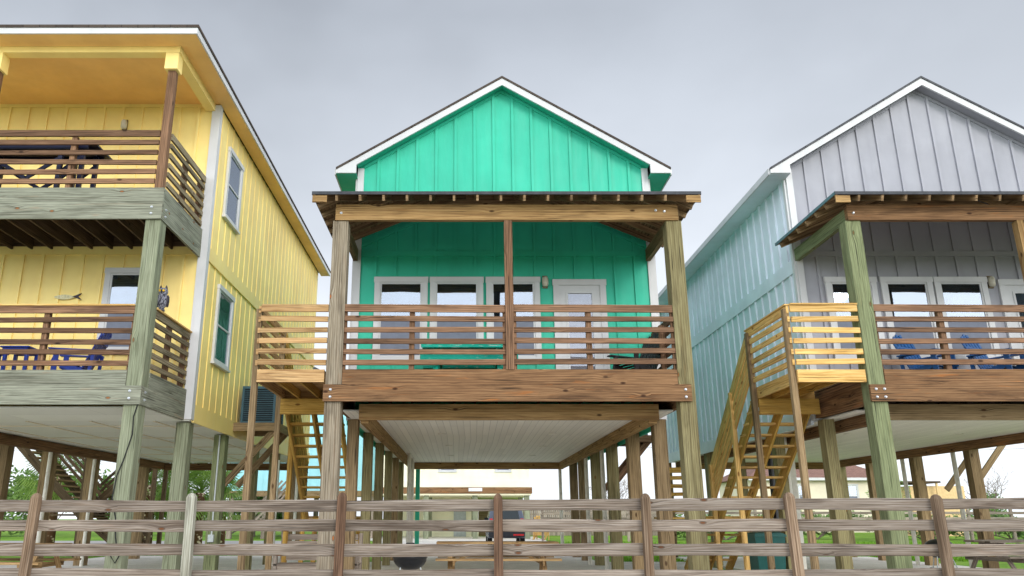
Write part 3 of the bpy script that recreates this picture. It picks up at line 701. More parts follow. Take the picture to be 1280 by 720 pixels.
# roof
e = dict(x0=xl - .4, x1=-4.85, y0=12.45, y1=YB + .4); ze = 9.93; sl = .42
xm = (e['x0'] + e['x1']) / 2; hw = (e['x1'] - e['x0']) / 2
A, B, C, D4 = [(e['x0'], e['y0'], ze), (e['x1'], e['y0'], ze), (e['x1'], e['y1'], ze), (e['x0'], e['y1'], ze)]
F, G = (xm, e['y0'] + hw, ze + hw * sl), (xm, e['y1'] - hw, ze + hw * sl)
m = MB()
for q in ([A, B, F], [B, C, G, F], [C, D4, G], [D4, A, F, G]): m.poly(q, (0, 0, .04))
m.box(e['x0'] - .02, e['x1'] + .02, e['y0'] - .02, e['y0'] - .002, ze - .01, ze + .042); m.box(e['x1'] + .002, e['x1'] + .02, e['y0'] - .001, e['y1'], ze - .01, ze + .042)
ro = m.out('roof', 'shingle', yel)
m = MB(); m.box(e['x0'], e['x1'] , e['y0'], e['y0'] + .03, 9.798, 9.918); m.box(e['x1'] - .03, e['x1'], e['y0'] + .031, e['y1'], 9.798, 9.918); m.box(e['x0'], e['x0'] + .03, e['y0'] + .031, e['y1'], 9.798, 9.918); m.out('fascia', 'white', ro)
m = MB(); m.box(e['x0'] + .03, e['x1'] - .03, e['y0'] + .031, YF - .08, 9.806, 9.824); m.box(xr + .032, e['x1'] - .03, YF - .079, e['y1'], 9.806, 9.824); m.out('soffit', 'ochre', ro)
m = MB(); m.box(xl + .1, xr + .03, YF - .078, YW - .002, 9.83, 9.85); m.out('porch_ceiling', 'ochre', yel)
m = MB(); m.box(xl, -5.30, YF - .075, YF + .12, 9.68, 9.829); m.out('porch_beam', 'yellowtrim', yel)
m = MB(); m.box(-5.50, -5.30, YF + .121, YW - .03, 9.66, 9.829); m.out('porch_beam', 'yellowtrim', yel)
for X in (-5.56, -8.86):
    m = MB(); m.box(X, X + .24, YF - .07, YF + .17, 9.34, 9.678); m.out('post_cap', 'yellowtrim', yel)
    m = MB(); m.box(X + .05, X + .19, YF - .0, YF + .14, 6.945, 9.338); m.out('porch_post', 'rail', yel)
for X in (-5.6, -8.9):
    m = MB(); m.box(X, X + .265, YF + .02, YF + .285, 0, 6.36); m.out('porch_post', 'postpale', yel)
# decks
for (z0, z1, z2, up) in ((3.09, 3.405, 3.66, False), (6.36, 6.69, 6.945, True)):
    m = MB(); y = YF + .06
    while y < YW - .05:
        m.box(xl + .1, -5.37, y, min(y + .137, YW - .03), z2 - .035, z2 + ru(-.002, .002)); y += .143
    dk = m.out('deck', 'deckboard', yel)
    xa = -5.335
    m = MB(); m.box(xl, xa + .02, YF - .03, YF + .018, z0, z1 - .004); m.out('deck_beam', 'deckgrey', dk)
    m = MB(); m.box(xl, xa + .02 if up else -5.602, YF - .028 if up else YF + .0, YF + .018, z1, z2 + .008); m.out('deck_fascia', 'deckgrey', dk)
    m = MB(); m.box(xa - .025, xa + .022, YF + (.02 if up else .0195), YW - .034, z0, z1 - .004); m.out('deck_beam', 'deckgrey', dk)
    m = MB(); m.box(xa - .025, xa + .02, YF + (.02 if up else .286), YW - .034, z1, z2 + .008); m.out('deck_fascia', 'deckgrey', dk)
    bolts(dk, [(-5.5, YF - .03, z0 + .1), (-5.5, YF - .03, z0 + .22)]); bolts(dk, [(xa + .022, YF + .13, z0 + .09), (xa + .022, YF + .13, z0 + .22)], 'x')
    X = xl + .2
    while X < -5.4:
        m = MB(); m.box(X, X + .04, YF + .06, YW, z1 - .16 if up else z1 + .05, z2 - .038); m.out('joist', 'darkwood', dk); X += .406
    if up:
        m = MB(); m.box(xl + .1, -5.37, YW - .05, YW - .012, z1 - .1, z2 - .037); m.out('ledger', 'darkwood', dk)
zs2 = [(1.04, .125), (.86, .09), (.66, .09), (.47, .09), (.28, .09), (.09, .09)]
railing(yel, (-8.6, YF + .03), (-5.53, YF + .03), 6.945, 'rail', posts=(.49,), zs=zs2, endposts=False)
railing(yel, (xl, YF + .03), (-8.9, YF + .03), 6.945, 'rail', posts=(.5,), zs=zs2, endposts=False)
railing(yel, (-5.36, YF + .15), (-5.36, YW - .06), 6.945, 'railgrey', posts=(.5, .96), zs=zs2, endposts=False, side=1, postmat='rail')
railing(yel, (-8.63, YF + .05), (-5.605, YF + .05), 3.66, 'rail', posts=(.5,), cap='newwood')
railing(yel, (xl, YF + .05), (-8.91, YF + .05), 3.66, 'rail', posts=(.5,), cap='newwood')
railing(yel, (-5.36, YF + .29), (-5.36, YW - .06), 3.66, 'railgrey', posts=(.5, .96), endposts=False, cap='newwood', postmat='rail')
# under house
m = MB(); m.box(xl, xr, YW + .0, YB, 3.075, 3.098); m.box(xl, -5.37, YF + .3, YW - .002, 3.075, 3.098)
ce = m.out('underfloor_ceiling', 'panel', yel)
m = MB(); X = xl + .6
while X < xr: m.box(X, X + .045, YW + .01, YB - .02, 3.06, 3.074); X += 1.22
Y = YW + .8
while Y < YB: m.box(xl + .02, xr - .02, Y, Y + .045, 3.056, 3.0735); Y += 2.44
m.out('ceiling_batten', 'beige', ce)
m = MB(); m.box(-10.15, -9.97, YW + .1, YB - .2, 2.84, 3.055); m.out('carport_beam', 'beam', yel)
m = MB(); m.box(-9.96, -5.4, YB - .25, YB - .1, 2.82, 3.05); m.out('carport_beam', 'beam', yel)
for i, yy in enumerate((15.3, 17.7, 20.5, 22.9, 25.3, 27.0)):
    m = MB(); m.box(-5.49, -5.24, yy - .13, yy + .13, 0, 3.054); m.out('pier', ['postpale', 'postgreen', 'post', 'post', 'pier', 'pier'][i], yel)
for i, yy in enumerate((15.4, 18.0, 20.0, 22.4, 26.0)):
    m = MB(); m.box(-10.45, -10.18, yy - .13, yy + .13, 0, 3.05); m.out('pier', 'pier', yel)
for (X, yy) in ((-10.1, 19.6), (-10.1, 22.0), (-5.15, 22.4), (-5.15, 25.1)):
    m = MB(); m.tube([(X, yy, .02), (X, yy, 2.84)], .045, 10); m.out('pipe', 'pvc', yel)
m = MB(); m.tube([(-5.36, 17.55, .9), (-5.36, 17.55, 3.06)], .018, 8); m.box(-5.42, -5.3, 17.5, 17.57, .8, .95); m.out('conduit', 'greypipe', yel)
pts = [(-5.36, 12.955, 3.09), (-5.40, 12.95, 2.9), (-5.39, 12.955, 2.6), (-5.48, 12.95, 2.2), (-5.56, 12.952, 1.95), (-5.59, 12.95, 1.6), (-5.5, 12.95, 1.3), (-5.46, 12.945, 1.0), (-5.42, 12.94, .86), (-5.5, 12.94, .72), (-5.42, 12.94, .62), (-5.36, 12.95, .75)]
m = MB(); m.tube(pts, .011, 6); m.out('cable', 'cable', yel)
ac_shelf(yel, xr + .03, 1, 17.92, 19.1, 3.36, 'pier')
ac_unit(-5.08, -4.3, 18.05, 18.95, 3.36, 'dark green outdoor air conditioner on a bracketed shelf on the yellow side wall')
ac_unit(XT + 6.3, XT + 7.05, 20.75, 21.55, 3.35, 'outdoor air conditioner on the shelf at the right flank of the teal house')
ac_unit(XG + 6.3, XG + 7.05, 20.4, 21.2, 3.35, 'outdoor air conditioner on the shelf at the far flank of the grey house')
# wall fish ornament
M['fishpale'] = plain('pale_fish_metal', (206, 198, 158), .5, .4, .2, .25, 20)
fo = thing('fish_ornament', (-7.86, 15.06, 5.5), 'small metal fish ornament hanging on the yellow front wall of the lower deck', 'wall ornament')
m = MB(); pr = []
for i in range(13):
    a = i / 12; pr.append((-8.15 + .42 * a, math.sin(a * math.pi) ** .7 * .05))
m.poly([(x, 15.05, 5.52 + h) for x, h in pr] + [(x, 15.05, 5.52 - h) for x, h in pr[1:-1][::-1]], (0, .02, 0)); m.out('fish_body', 'fishpale', fo)
m = MB(); m.poly([(-7.78, 15.045, 5.53), (-7.60, 15.045, 5.60), (-7.66, 15.045, 5.53), (-7.58, 15.045, 5.46)], (0, .02, 0)); m.out('tail_fin', 'owldark', fo)

# ------------------------------------------------------------------ front fence
fx = [-7.25, -5.33, -3.35, -1.52, .44, 2.27, 4.10, 5.92, 7.8]
fen = thing('rail_fence', (0, 10.2, 0), 'weathered grey timber rail fence with pointed posts running along the front', 'fence')
fz = [1.445, 1.205, .92, .625, .33]
for i, X in enumerate(fx):
    m = MB(); w = .05 + ru(-.004, .005); d = .05; zt = 1.585 + ru(-.015, .02); y = 10.12; tx = ru(-.03, .03); ty = ru(-.01, .01)
    vs = []
    for (z, k) in ((0, 1), (zt - .055, 1), (zt - .02, .72), (zt, .25)):
        for (sx, sy) in ((-1, -1), (1, -1), (1, 1), (-1, 1)): vs.append((X + sx * w * k + tx * z / 1.6, y + sy * d * k + ty * z, z))
    fs = []; uvs = []; o = (rnd() * 50, rnd() * 50)
    for k in range(3):
        for q in range(4):
            f = (k * 4 + q, k * 4 + (q + 1) % 4, k * 4 + 4 + (q + 1) % 4, k * 4 + 4 + q); fs.append(f)
            uvs.append([(o[0] + vs[j][2], o[1] + q * .4 + (0 if (n in (0, 3)) else .13)) for n, j in enumerate(f)])
    fs.append((12, 13, 14, 15)); uvs.append([(o[0], o[1]), (o[0] + .1, o[1]), (o[0] + .1, o[1] + .1), (o[0], o[1] + .1)])
    m._add(vs, fs, uvs); m.out('fence_post', ['fencepost', 'fencepost', 'fencepale', 'fencebrown', 'fencebrown', 'fencepost', 'fencepost', 'fencepost', 'fencepost'][i], fen)
for j, z in enumerate(fz):
    js = [-7.6] + [fx[k] for k in range(1 + j % 2, 9, 2)] + [8.1]
    for a, b in zip(js[:-1], js[1:]):
        if b - a < .2: continue
        m = MB(); n = 10; h = .069 + ru(-.004, .004); o = (rnd() * 60, rnd() * 60); r = rnd(); w = ru(-.012, .012); t0, t1 = ru(-.01, .01), ru(-.01, .01)
        vs = []; fs = []; uvs = []
        for k in range(n + 1):
            f = k / n; X = a + (b - a - .006) * f; zc = z + t0 * (1 - f) + t1 * f + w * math.sin(f * math.pi) + (.02 * (X / 7) if j == 0 else .0)
            hh = h + .005 * math.sin(f * 9 + o[0]); yo = 10.2 + .006 * math.sin(f * 5 + o[1])
            for (sy, sz) in ((-1, -.82), (-1, .82), (-.6, 1), (.6, 1), (1, .82), (1, -.82), (.6, -1), (-.6, -1)): vs.append((X, yo + sy * .02, zc + sz * hh))
        for k in range(n):
            for q in range(8):
                q2 = (q + 1) % 8; fs.append((k * 8 + q, k * 8 + q2, k * 8 + 8 + q2, k * 8 + 8 + q))
                vq = [0, .14, .16, .18, .2, .34, .36, .38, .4]; X0 = (b - a) * k / n; X1 = (b - a) * (k + 1) / n
                uvs.append([(o[0] + X0, o[1] + vq[q]), (o[0] + X0, o[1] + vq[q + 1]), (o[0] + X1, o[1] + vq[q + 1]), (o[0] + X1, o[1] + vq[q])])
        fs.append(tuple(range(8))); uvs.append([(0, 0)] * 8); fs.append(tuple(range(n * 8, n * 8 + 8))); uvs.append([(0, 0)] * 8)
        m._add(vs, fs, uvs, r); m.out('rail', 'fence', fen)

# ------------------------------------------------------------------ furniture
def adirondack(name, mat, label, loc, rz, group):
    # faces local -Y
    t = thing(name, (0, 0, 0), label, 'chair', group)
    m = MB(); n = 6
    for i in range(n):
        f = i / (n - 1); y = -.30 + .46 * f; m.bar((-.26, y, .36 - .13 * f), (.26, y, .36 - .13 * f), .075, .02)
    m.out('seat', mat, t)
    m = MB(); hs = [.66, .76, .82, .82, .76, .66]
    for i in range(6):
        xx = -.2375 + .095 * i; sp = xx * .18; y0, z0 = .17, .22; L = hs[i]
        p1 = Vector((xx + sp, y0 + L * .40, z0 + L * .92)); m.bar((xx, y0, z0), p1, .084, .02, (0, -1, .4))
        m.tube([p1 - Vector((0, .008, 0)), p1 + Vector((0, .012, 0))], .041, 10)
    m.out('backrest', mat, t)
    m = MB()
    for z, y in ((.42, .28), (.72, .40)): m.bar((-.27, y, z), (.27, y, z), .05, .03)
    m.out('back_rail', mat, t)
    for s in (-1, 1):
        m = MB(); m.bar((s * .33, -.36, .535), (s * .31, .36, .53), .12, .024); m.bar((s * .33, -.40, .535), (s * .33, -.30, .535), .14, .0239); m.out('armrest', mat, t)
        m = MB(); m.bar((s * .29, -.30, 0), (s * .29, -.28, .52), .09, .03, (1, 0, 0)); m.out('leg', mat, t)
        m = MB(); m.bar((s * .27, -.36, .34), (s * .27, .50, .02), .03, .11, (0, 0, 1)); m.bar((s * .29, .30, .1), (s * .29, .34, .52), .06, .028, (1, 0, 0)); m.out('leg', mat, t)
    t.location = loc; t.rotation_euler = (0, 0, rz); return t

g = 'adirondack chairs on the decks'
ya = adirondack('adirondack_chair', 'blue', 'royal blue adirondack chair right of the small table on the yellow lower deck', (-7.05, 14.15, 3.665), R(-80), g)
yb = dup(ya, (-8.95, 14.15, 3.665), R(60), 'royal blue adirondack chair left of the small table, at the photo edge')
ga = adirondack('adirondack_chair', 'skyblue', 'denim blue adirondack chair nearer the left window of the grey house', (8.62, 14.3, 3.665), R(28), g)
gb = dup(ga, (9.92, 14.3, 3.665), R(30), 'denim blue adirondack chair nearer the door of the grey house')
da = adirondack('adirondack_chair', 'darkchair', 'charcoal adirondack chair in the right corner of the teal house deck', (3.25, 14.3, 3.665), R(-62), g)
# small side table
st = thing('side_table', (-8.1, 14.15, 3.665), 'small royal blue slatted side table between two blue chairs', 'table')
m = MB()
for i in range(6): m.box(-8.36, -7.84, 13.9 + i * .088, 13.9 + i * .088 + .08, 4.26, 4.285)
m.out('tabletop', 'blue', st)
m = MB(); m.box(-8.33, -7.87, 13.93, 13.96, 4.19, 4.259); m.box(-8.33, -7.87, 14.36, 14.39, 4.19, 4.259); m.out('apron', 'blue', st)
for X in (-8.32, -7.93):
    for Y in (13.961, 14.30): one('leg', 'blue', lambda q: q.box(X, X + .055, Y, Y + .055, 3.665, 4.259), st)
# navy tall table
nt = thing('bar_table', (-8.0, 13.5, 6.95), 'long navy bar height table with crossed braces on the upper yellow deck', 'table')
m = MB()
for i in range(7): m.box(-9.5, -6.78, 13.06 + i * .128, 13.06 + i * .128 + .12, 7.93, 7.965)
m.out('tabletop', 'navy', nt)
m = MB(); m.box(-9.4, -6.9, 13.14, 13.17, 7.82, 7.929); m.box(-9.4, -6.9, 13.78, 13.81, 7.82, 7.929); m.box(-9.4, -6.9, 13.45, 13.5, 7.84, 7.929); m.out('apron', 'navy', nt)
for X in (-9.3, -8.85, -7.45, -7.05):
    for Y in (13.18, 13.7): one('leg', 'navy', lambda q: q.box(X, X + .075, Y, Y + .075, 6.95, 7.929), nt)
for Y in (13.2, 13.72):
    for (x0, z0, x1, z1) in ((-8.78, 7.75, -8.05, 7.3), (-8.05, 7.3, -7.42, 7.75), (-9.3, 7.3, -8.8, 7.75), (-7.4, 7.45, -7.05, 7.78)): one('brace', 'navy', lambda q: q.bar((x0, Y + .095, z0), (x1, Y + .095, z1), .03, .07), nt)
    one('stretcher', 'navy', lambda q: q.box(-9.3, -7.0, Y + .112, Y + .14, 7.05, 7.12), nt)

def picnic(label, loc, rz, mat, L=2.2, grp='picnic tables', H=.76):
    t = thing('picnic_table', (0, 0, 0), label, 'picnic table', grp); W = .76; SH = H * .6
    m = MB()
    for i in range(5): m.box(-L / 2, L / 2, -W / 2 + i * .153, -W / 2 + i * .153 + .145, H - .04, H + ru(-.002, .002))
    m.out('tabletop', mat, t)
    for s in (-1, 1):
        m = MB()
        for k in range(2): y = s * (.62 + k * .15); m.box(-L / 2, L / 2, y - .07, y + .07, SH - .04, SH)
        m.out('bench_seat', mat, t)
        for e in (-1, 1):
            X = e * (L / 2 - .3); m = MB(); m.bar((X + s * .022, s * .74, 0), (X + s * .022, s * .22, H - .05), .04, .09, (1, 0, 0)); m.out('leg', mat, t)
    for e in (-1, 1):
        X = e * (L / 2 - .3) - e * .06
        m = MB(); m.box(X - .02, X + .02, -.84, .84, SH - .13, SH - .041); m.out('bench_support', mat, t)
        m = MB(); m.box(X - .02, X + .02, -.36, .36, H - .13, H - .041); m.out('top_support', mat, t)
        m = MB(); m.bar((e * .12, 0, H - .08), (e * (L / 2 - .38), 0, SH - .08), .09, .04); m.out('brace', mat, t)
    if mat == 'tealworn':
        for yy, zz in ((-W / 2 - .032, H), (-.80, SH)):
            m = MB(); m.box(-L / 2, L / 2, yy - .03, yy - .0, zz - .105, zz - .003); m.out('apron', mat, t)
    t.location = loc; t.rotation_euler = (0, 0, rz); return t
picnic('tan wooden picnic table on the concrete under the teal house', (.72, 17.2, .06), 0, 'tablewood', 2.5)
picnic('weathered wooden picnic table under the yellow house at the left edge', (-8.9, 15.9, .06), 0, 'tablewood', 2.4)
picnic('grey wooden picnic table beside the grill under the grey house', (12.4, 18.2, .06), R(8), 'greywood', 2.3)
picnic('worn teal painted picnic table on the teal house deck', (.12, 14.44, 3.665), 0, 'tealworn', 1.75, H=.73).scale = (1, .85, 1)
# garden bench
gb_ = thing('garden_bench', (-2.75, 15.7, .06), 'weathered grey wooden garden bench beneath the stairs left of the teal house', 'bench')
x0, x1, y0 = -3.55, -1.95, 15.5
for X in (x0, x1 - .08):
    one('leg', 'greywood', lambda q: q.box(X, X + .08, y0, y0 + .08, .06, .70), gb_); one('leg', 'greywood', lambda q: q.bar((X + .04, y0 + .55, .06), (X + .04, y0 + .68, 1.0), .08, .07, (1, 0, 0)), gb_)
    one('armrest', 'greywood', lambda q: q.box(X - .03, X + .11, y0 - .06, y0 + .62, .701, .735), gb_)
def f_(q):
    for i in range(5): q.box(x0 + .02, x1 - .02, y0 + .0 + i * .11, y0 + i * .11 + .1, .44, .468)
one('seat', 'greywood', f_, gb_)
def f_(q):
    for i in range(4): q.bar((x0 + .09, y0 + .575 + i * .02, .56 + i * .125), (x1 - .09, y0 + .575 + i * .02, .56 + i * .125), .025, .105, (0, -.15, 1))
one('backrest', 'greywood', f_, gb_)
one('apron', 'greywood', lambda q: q.box(x0 + .085, x1 - .085, y0 + .02, y0 + .05, .33, .439), gb_)
# planter / red crate below bench
cr = thing('storage_crate', (-2.75, 15.8, .06), 'reddish brown wooden crate stored under the grey garden bench', 'crate')
def f_(q):
    for i in range(3): q.box(-3.2, -2.3, 15.72, 15.74, .07 + i * .11, .07 + i * .11 + .1); q.box(-3.2, -2.3, 16.08, 16.1, .07 + i * .11, .07 + i * .11 + .1); q.box(-3.2, -3.18, 15.741, 16.079, .07 + i * .11, .07 + i * .11 + .1); q.box(-2.32, -2.3, 15.741, 16.079, .07 + i * .11, .07 + i * .11 + .1)
M['redwood'] = wood('reddish_crate_wood', (186, 112, 76), (156, 86, 56), (100, 52, 34), kd=.2)
one('crate_side', 'redwood', f_, cr); one('crate_floor', 'redwood', lambda q: q.box(-3.18, -2.32, 15.741, 16.079, .06, .08), cr)
# kettle grills
def grill(label, loc):
    t = thing('kettle_grill', loc, label, 'grill', 'kettle grills'); x, y, z = loc; rr = .3
    m = MB(); pr = [(0.02, 0)] + [(rr * math.sin(a), rr * .72 * (1 - math.cos(a))) for a in [R(k) for k in range(15, 91, 15)]] + [(rr + .012, rr * .72 + .005), (rr + .012, rr * .72 + .02)]
    m.lathe((x, y, z + .36), pr, 24); m.out('bowl', 'black', t, True)
    m = MB(); pr = [(rr + .014, 0), (rr + .014, .015)] + [(rr * math.cos(a), .015 + rr * .55 * math.sin(a)) for a in [R(k) for k in range(5, 90, 12)]] + [(.02, .015 + rr * .55)]
    m.lathe((x, y, z + .60), pr, 24); lid = m.out('lid', 'black', t, True)
    m = MB(); m.tube([(x - .07, y, z + .75), (x - .07, y, z + .82), (x + .07, y, z + .82), (x + .07, y, z + .75)], .012, 8); m.out('handle', 'black', lid)
    for k in range(3):
        a = R(100 + 120 * k); m = MB(); m.tube([(x + .2 * math.cos(a), y + .2 * math.sin(a), z + .42), (x + .34 * math.cos(a), y + .34 * math.sin(a), z + .0)], .013, 8); m.out('leg', 'greypipe', t)
        if k < 2:
            c = Vector((x + .34 * math.cos(a), y + .34 * math.sin(a), z + .075)); m = MB(); m.tube([c + Vector((-.02, 0, 0)), c + Vector((.02, 0, 0))], .075, 14); m.out('wheel', 'tyre', t)
    return t
grill('black kettle grill left of the picnic table under the teal house', (-.93, 14.7, .04))
grill('black kettle grill beside the grey picnic table under the grey house', (10.75, 18.6, .06))
# bin
bn = thing('wheelie_bin', (6.35, 17.3, .02), 'dark green wheeled rubbish bin behind the posts of the yellow timber stairs', 'bin')
m = MB(); vs = []
for z, k in ((.08, .84), (.9, 1.0)):
    for sx, sy in ((-1, -1), (1, -1), (1, 1), (-1, 1)): vs.append((6.35 + sx * .31 * k, 17.3 + sy * .33 * k, z + .02))
m.raw(vs, [(0, 1, 5, 4), (1, 2, 6, 5), (2, 3, 7, 6), (3, 0, 4, 7), (0, 3, 2, 1), (4, 5, 6, 7)]); m.out('body', 'bingreen', bn)
m = MB(); m.box(6.02, 6.68, 16.94, 17.66, .921, .965); m.poly([(6.05, 16.97, .966), (6.65, 16.97, .966), (6.6, 17.3, 1.01), (6.1, 17.3, 1.01)], (0, .0, .02)); m.box(6.08, 6.62, 17.0, 17.6, .9655, .995); m.out('lid', 'bingreen', bn)
for X in (6.06, 6.6): one('wheel', 'tyre', lambda q: q.tube([(X, 17.62, .13), (X + .05, 17.62, .13)], .11, 16), bn)
m = MB(); m.tube([(6.58, 16.992, .72), (6.58, 16.975, .72)], .05, 14); m.out('emblem', 'plate', bn)
# owl on the side rail
ox, oy, oz = -5.36, 13.5, 4.822
ow = thing('owl_decoy', (ox, oy, oz), 'grey horned owl decoy perched on the side railing of the yellow lower deck', 'owl decoy')
m = MB(); m.lathe((ox, oy, oz), [(.0, 0), (.065, .005), (.06, .03), (.045, .06), (.085, .1), (.102, .17), (.098, .24), (.08, .29), (.07, .31), (.085, .34), (.085, .38), (.065, .42), (.0, .435)], 18, 1, .9); m.out('body', 'owlgrey', ow, True)
for s in (-1, 1):
    m = MB(); m.lathe((ox + s * .05, oy - .0, oz + .4), [(.03, 0), (.018, .05), (.001, .085)], 8); m.out('ear_tuft', 'owldark', ow)
    m = MB(); m.lathe((ox + s * .088, oy + .02, oz + .07), [(.0, 0), (.03, .03), (.04, .12), (.035, .2), (.0, .24)], 10, .6, 1.6); m.out('wing', 'owldark', ow, True)
    m = MB(); m.tube([(ox + s * .035, oy - .07, oz + .365), (ox + s * .035, oy - .084, oz + .365)], .02, 12); m.out('eye', 'eye', ow)
m = MB(); m.lathe((ox, oy - .078, oz + .315), [(.002, 0), (.014, .025), (.002, .035)], 8); m.out('beak', 'black', ow)

# ------------------------------------------------------------------ background houses
bh = thing('stilt_house', (.2, 50, 0), 'pale cream stilt house with an open carport, far behind the teal house', 'house', 'houses on stilts')
bx0, bx1, by, bz = -5.2, 4.15, 50.0, 2.8
T = front_T(by); wo = [(-1.5, -.35, 4.05, 5.6), (2.0, 3.05, 4.05, 5.6)]
m = MB(); m.box(bx0, bx1, by, by + 12, 3.1, 7.0); m.T = T
battens(m, bx0, bx1, lambda a: 3.5, lambda a: 7.0, wo, step=.5, w=.05, pr=.03); m.out('wall', 'cream', bh)
m = MB(T); m.box(bx0, bx1 + .03, 0, .05, 3.1, 3.5); m.out('band_board', 'cream', bh)
m = MB(); m.poly([(bx0 - .4, by - .4, 6.99), (bx1 + .4, by - .4, 6.99), (bx1 + .4, by + 12.4, 6.99), (bx0 - .4, by + 12.4, 6.99)], (0, 0, .12)); m.poly([(bx0 - .4, by - .4, 7.11), (bx1 + .4, by - .4, 7.11), ((bx0 + bx1) / 2, by - .4, 9.6)], (0, 12.8, 0)); m.out('roof', 'shingle', bh)
for o_ in wo: window(bh, T, *o_, cw=.14)
m = MB(); m.box(bx0, bx1 + .15, by - .12, by - .06, 2.72, 3.1); m.out('carport_beam', 'beam', bh)
m = MB(); m.box(bx0, bx1 + .1, by - .055, by + 12, 2.62, 3.09); m.out('carport_soffit', 'cream', bh)
m = MB(); m.box(.38, 1.22, by - .15, by - .121, 2.86, 3.06); m.out('name_board', 'plate', bh)
for X in (-2.4, .62, 3.82):
    for Y in (by + .1, by + 5.5): m = MB(); m.box(X, X + .32, Y, Y + .3, 0, 2.62); m.out('pier', 'postpale', bh)
m = MB(); m.box(bx0, 1.1, by + 6.5, by + 6.6, 0, 2.62); m.out('storage_wall', 'cream', bh)
m = MB(); m.box(-.6, .25, by + 6.44, by + 6.499, .05, 2.1); m.out('door', 'greypipe', bh)
m = MB(); m.box(1.2, 4.1, by + 11.0, by + 11.1, 0, 2.62); m.out('storage_wall', 'pier', bh)

ah = thing('stilt_house', (-10.5, 52, 0), 'far aqua stilt house seen between the yellow and teal houses', 'house', 'houses on stilts')
m = MB(); m.box(-15.2, -5.6, 52, 64, 2.85, 8.6); m.T = front_T(52); battens(m, -15.1, -5.7, lambda a: 3, lambda a: 8.5, [], step=.5, w=.05, pr=.03); m.out('wall', 'farAqua', ah)
m = MB(); m.poly([(-15.8, 51.5, 8.6), (-5.0, 51.5, 8.6), (-10.4, 51.5, 11.2)], (0, 13, 0)); m.out('roof', 'shinglegrey', ah)
for X in (-15, -12.8, -10.6, -8.4, -6):
    for Y in (52.1, 58): m = MB(); m.box(X, X + .3, Y, Y + .3, 0, 2.85); m.out('pier', 'greywood', ah)
m = MB(); m.box(-15.2, -5.6, 51.9, 51.99, 2.6, 2.95); m.out('deck_beam', 'pier', ah)
m = MB()
for i in range(9): m.box(-13.6 + i * .26, -13.3 + i * .26, 50.2, 51.4, .1 + i * .28, .16 + i * .28)
so = m.out('staircase', 'greywood', ah)
for Y in (50.2, 51.4):
    for dz in (.1, .5, .9): m = MB(); m.bar((-13.6, Y, .1 + dz), (-11.2, Y, 2.6 + dz), .05, .12); m.out('stair_rail', 'greywood', so)

fh = thing('house', (38, 75, 0), 'far beige house with a brown hipped roof beyond the lawn', 'house')
m = MB(); m.box(27, 39.3, 75, 85, 0, 4.75); m.out('wall', 'beige', fh)
m = MB(); q = [(26.4, 74.4, 4.75), (39.9, 74.4, 4.75), (39.9, 85.6, 4.75), (26.4, 85.6, 4.75)]; F, G = (31, 80, 7.4), (35.4, 80, 7.4)
for k in ([q[0], q[1], G, F], [q[1], q[2], G], [q[2], q[3], F, G], [q[3], q[0], F]): m.poly(k, (0, 0, .1))
m.out('roof', 'shinglered', fh)
m = MB(); m.box(26.4, 39.9, 74.36, 74.42, 4.6, 4.84); m.out('fascia', 'white', fh)
window(fh, front_T(75), 35.5, 36.7, 2.2, 4.3, cw=.16); window(fh, front_T(75), 31, 32.2, 2.2, 4.3, cw=.16); window(fh, front_T(75), 37.7, 38.7, 2.2, 4.3, cw=.16)
sh = thing('shed', (34.6, 60, 0), 'far tan timber shed with a thin flat roof right of the beige house', 'shed')
m = MB(); m.box(33.2, 37.2, 60, 63, 0, 3.55); m.out('wall', 'tan', sh); m = MB(); m.box(32.4, 35.2, 59.4, 63.4, 3.75, 3.88); m.out('roof', 'darkwood', sh)
for X in (32.6, 34.9): m = MB(); m.box(X, X + .12, 59.5, 59.62, 0, 3.75); m.out('post', 'tan', sh)

# far rail fence
ff = thing('rail_fence', (25, 46, 0), 'long pale grey rail fence across the far lawn', 'fence')
X = 4.5
while X < 52: one('fence_post', 'greywood', lambda q: q.box(X - .07, X + .07, 45.9, 46.02, 0, 1.75), ff); X += 2.4
for z in (1.55, 1.25, .95, .65): one('rail', 'greywood', lambda q: [q.box(4.4 + 4.8 * k, 4.4 + 4.8 * k + 4.79, 45.83, 45.87, z - .07 + ru(-.02, .02), z + .07) for k in range(10)], ff)
pf = thing('privacy_fence', (7, 62, 0), 'brown picket fence at the far edge of the lawn behind the driveway', 'fence')
one('fence_panel', 'greywood', lambda q: [q.box(4.6 + .15 * k, 4.6 + .15 * k + .14, 62, 62.03, 0, 1.95 + ru(-.05, .05)) for k in range(70)], pf)
one('stringer', 'greywood', lambda q: (q.box(4.6, 15.1, 62.031, 62.08, .5, .6), q.box(4.6, 15.1, 62.031, 62.08, 1.5, 1.6)), pf)
wc = adirondack('adirondack_chair', 'newwood', 'golden wooden adirondack chair on the grass beside the far carport', (4.65, 48.5, .0), R(160), g)
wc.scale = (1.25, 1.25, 1.4)

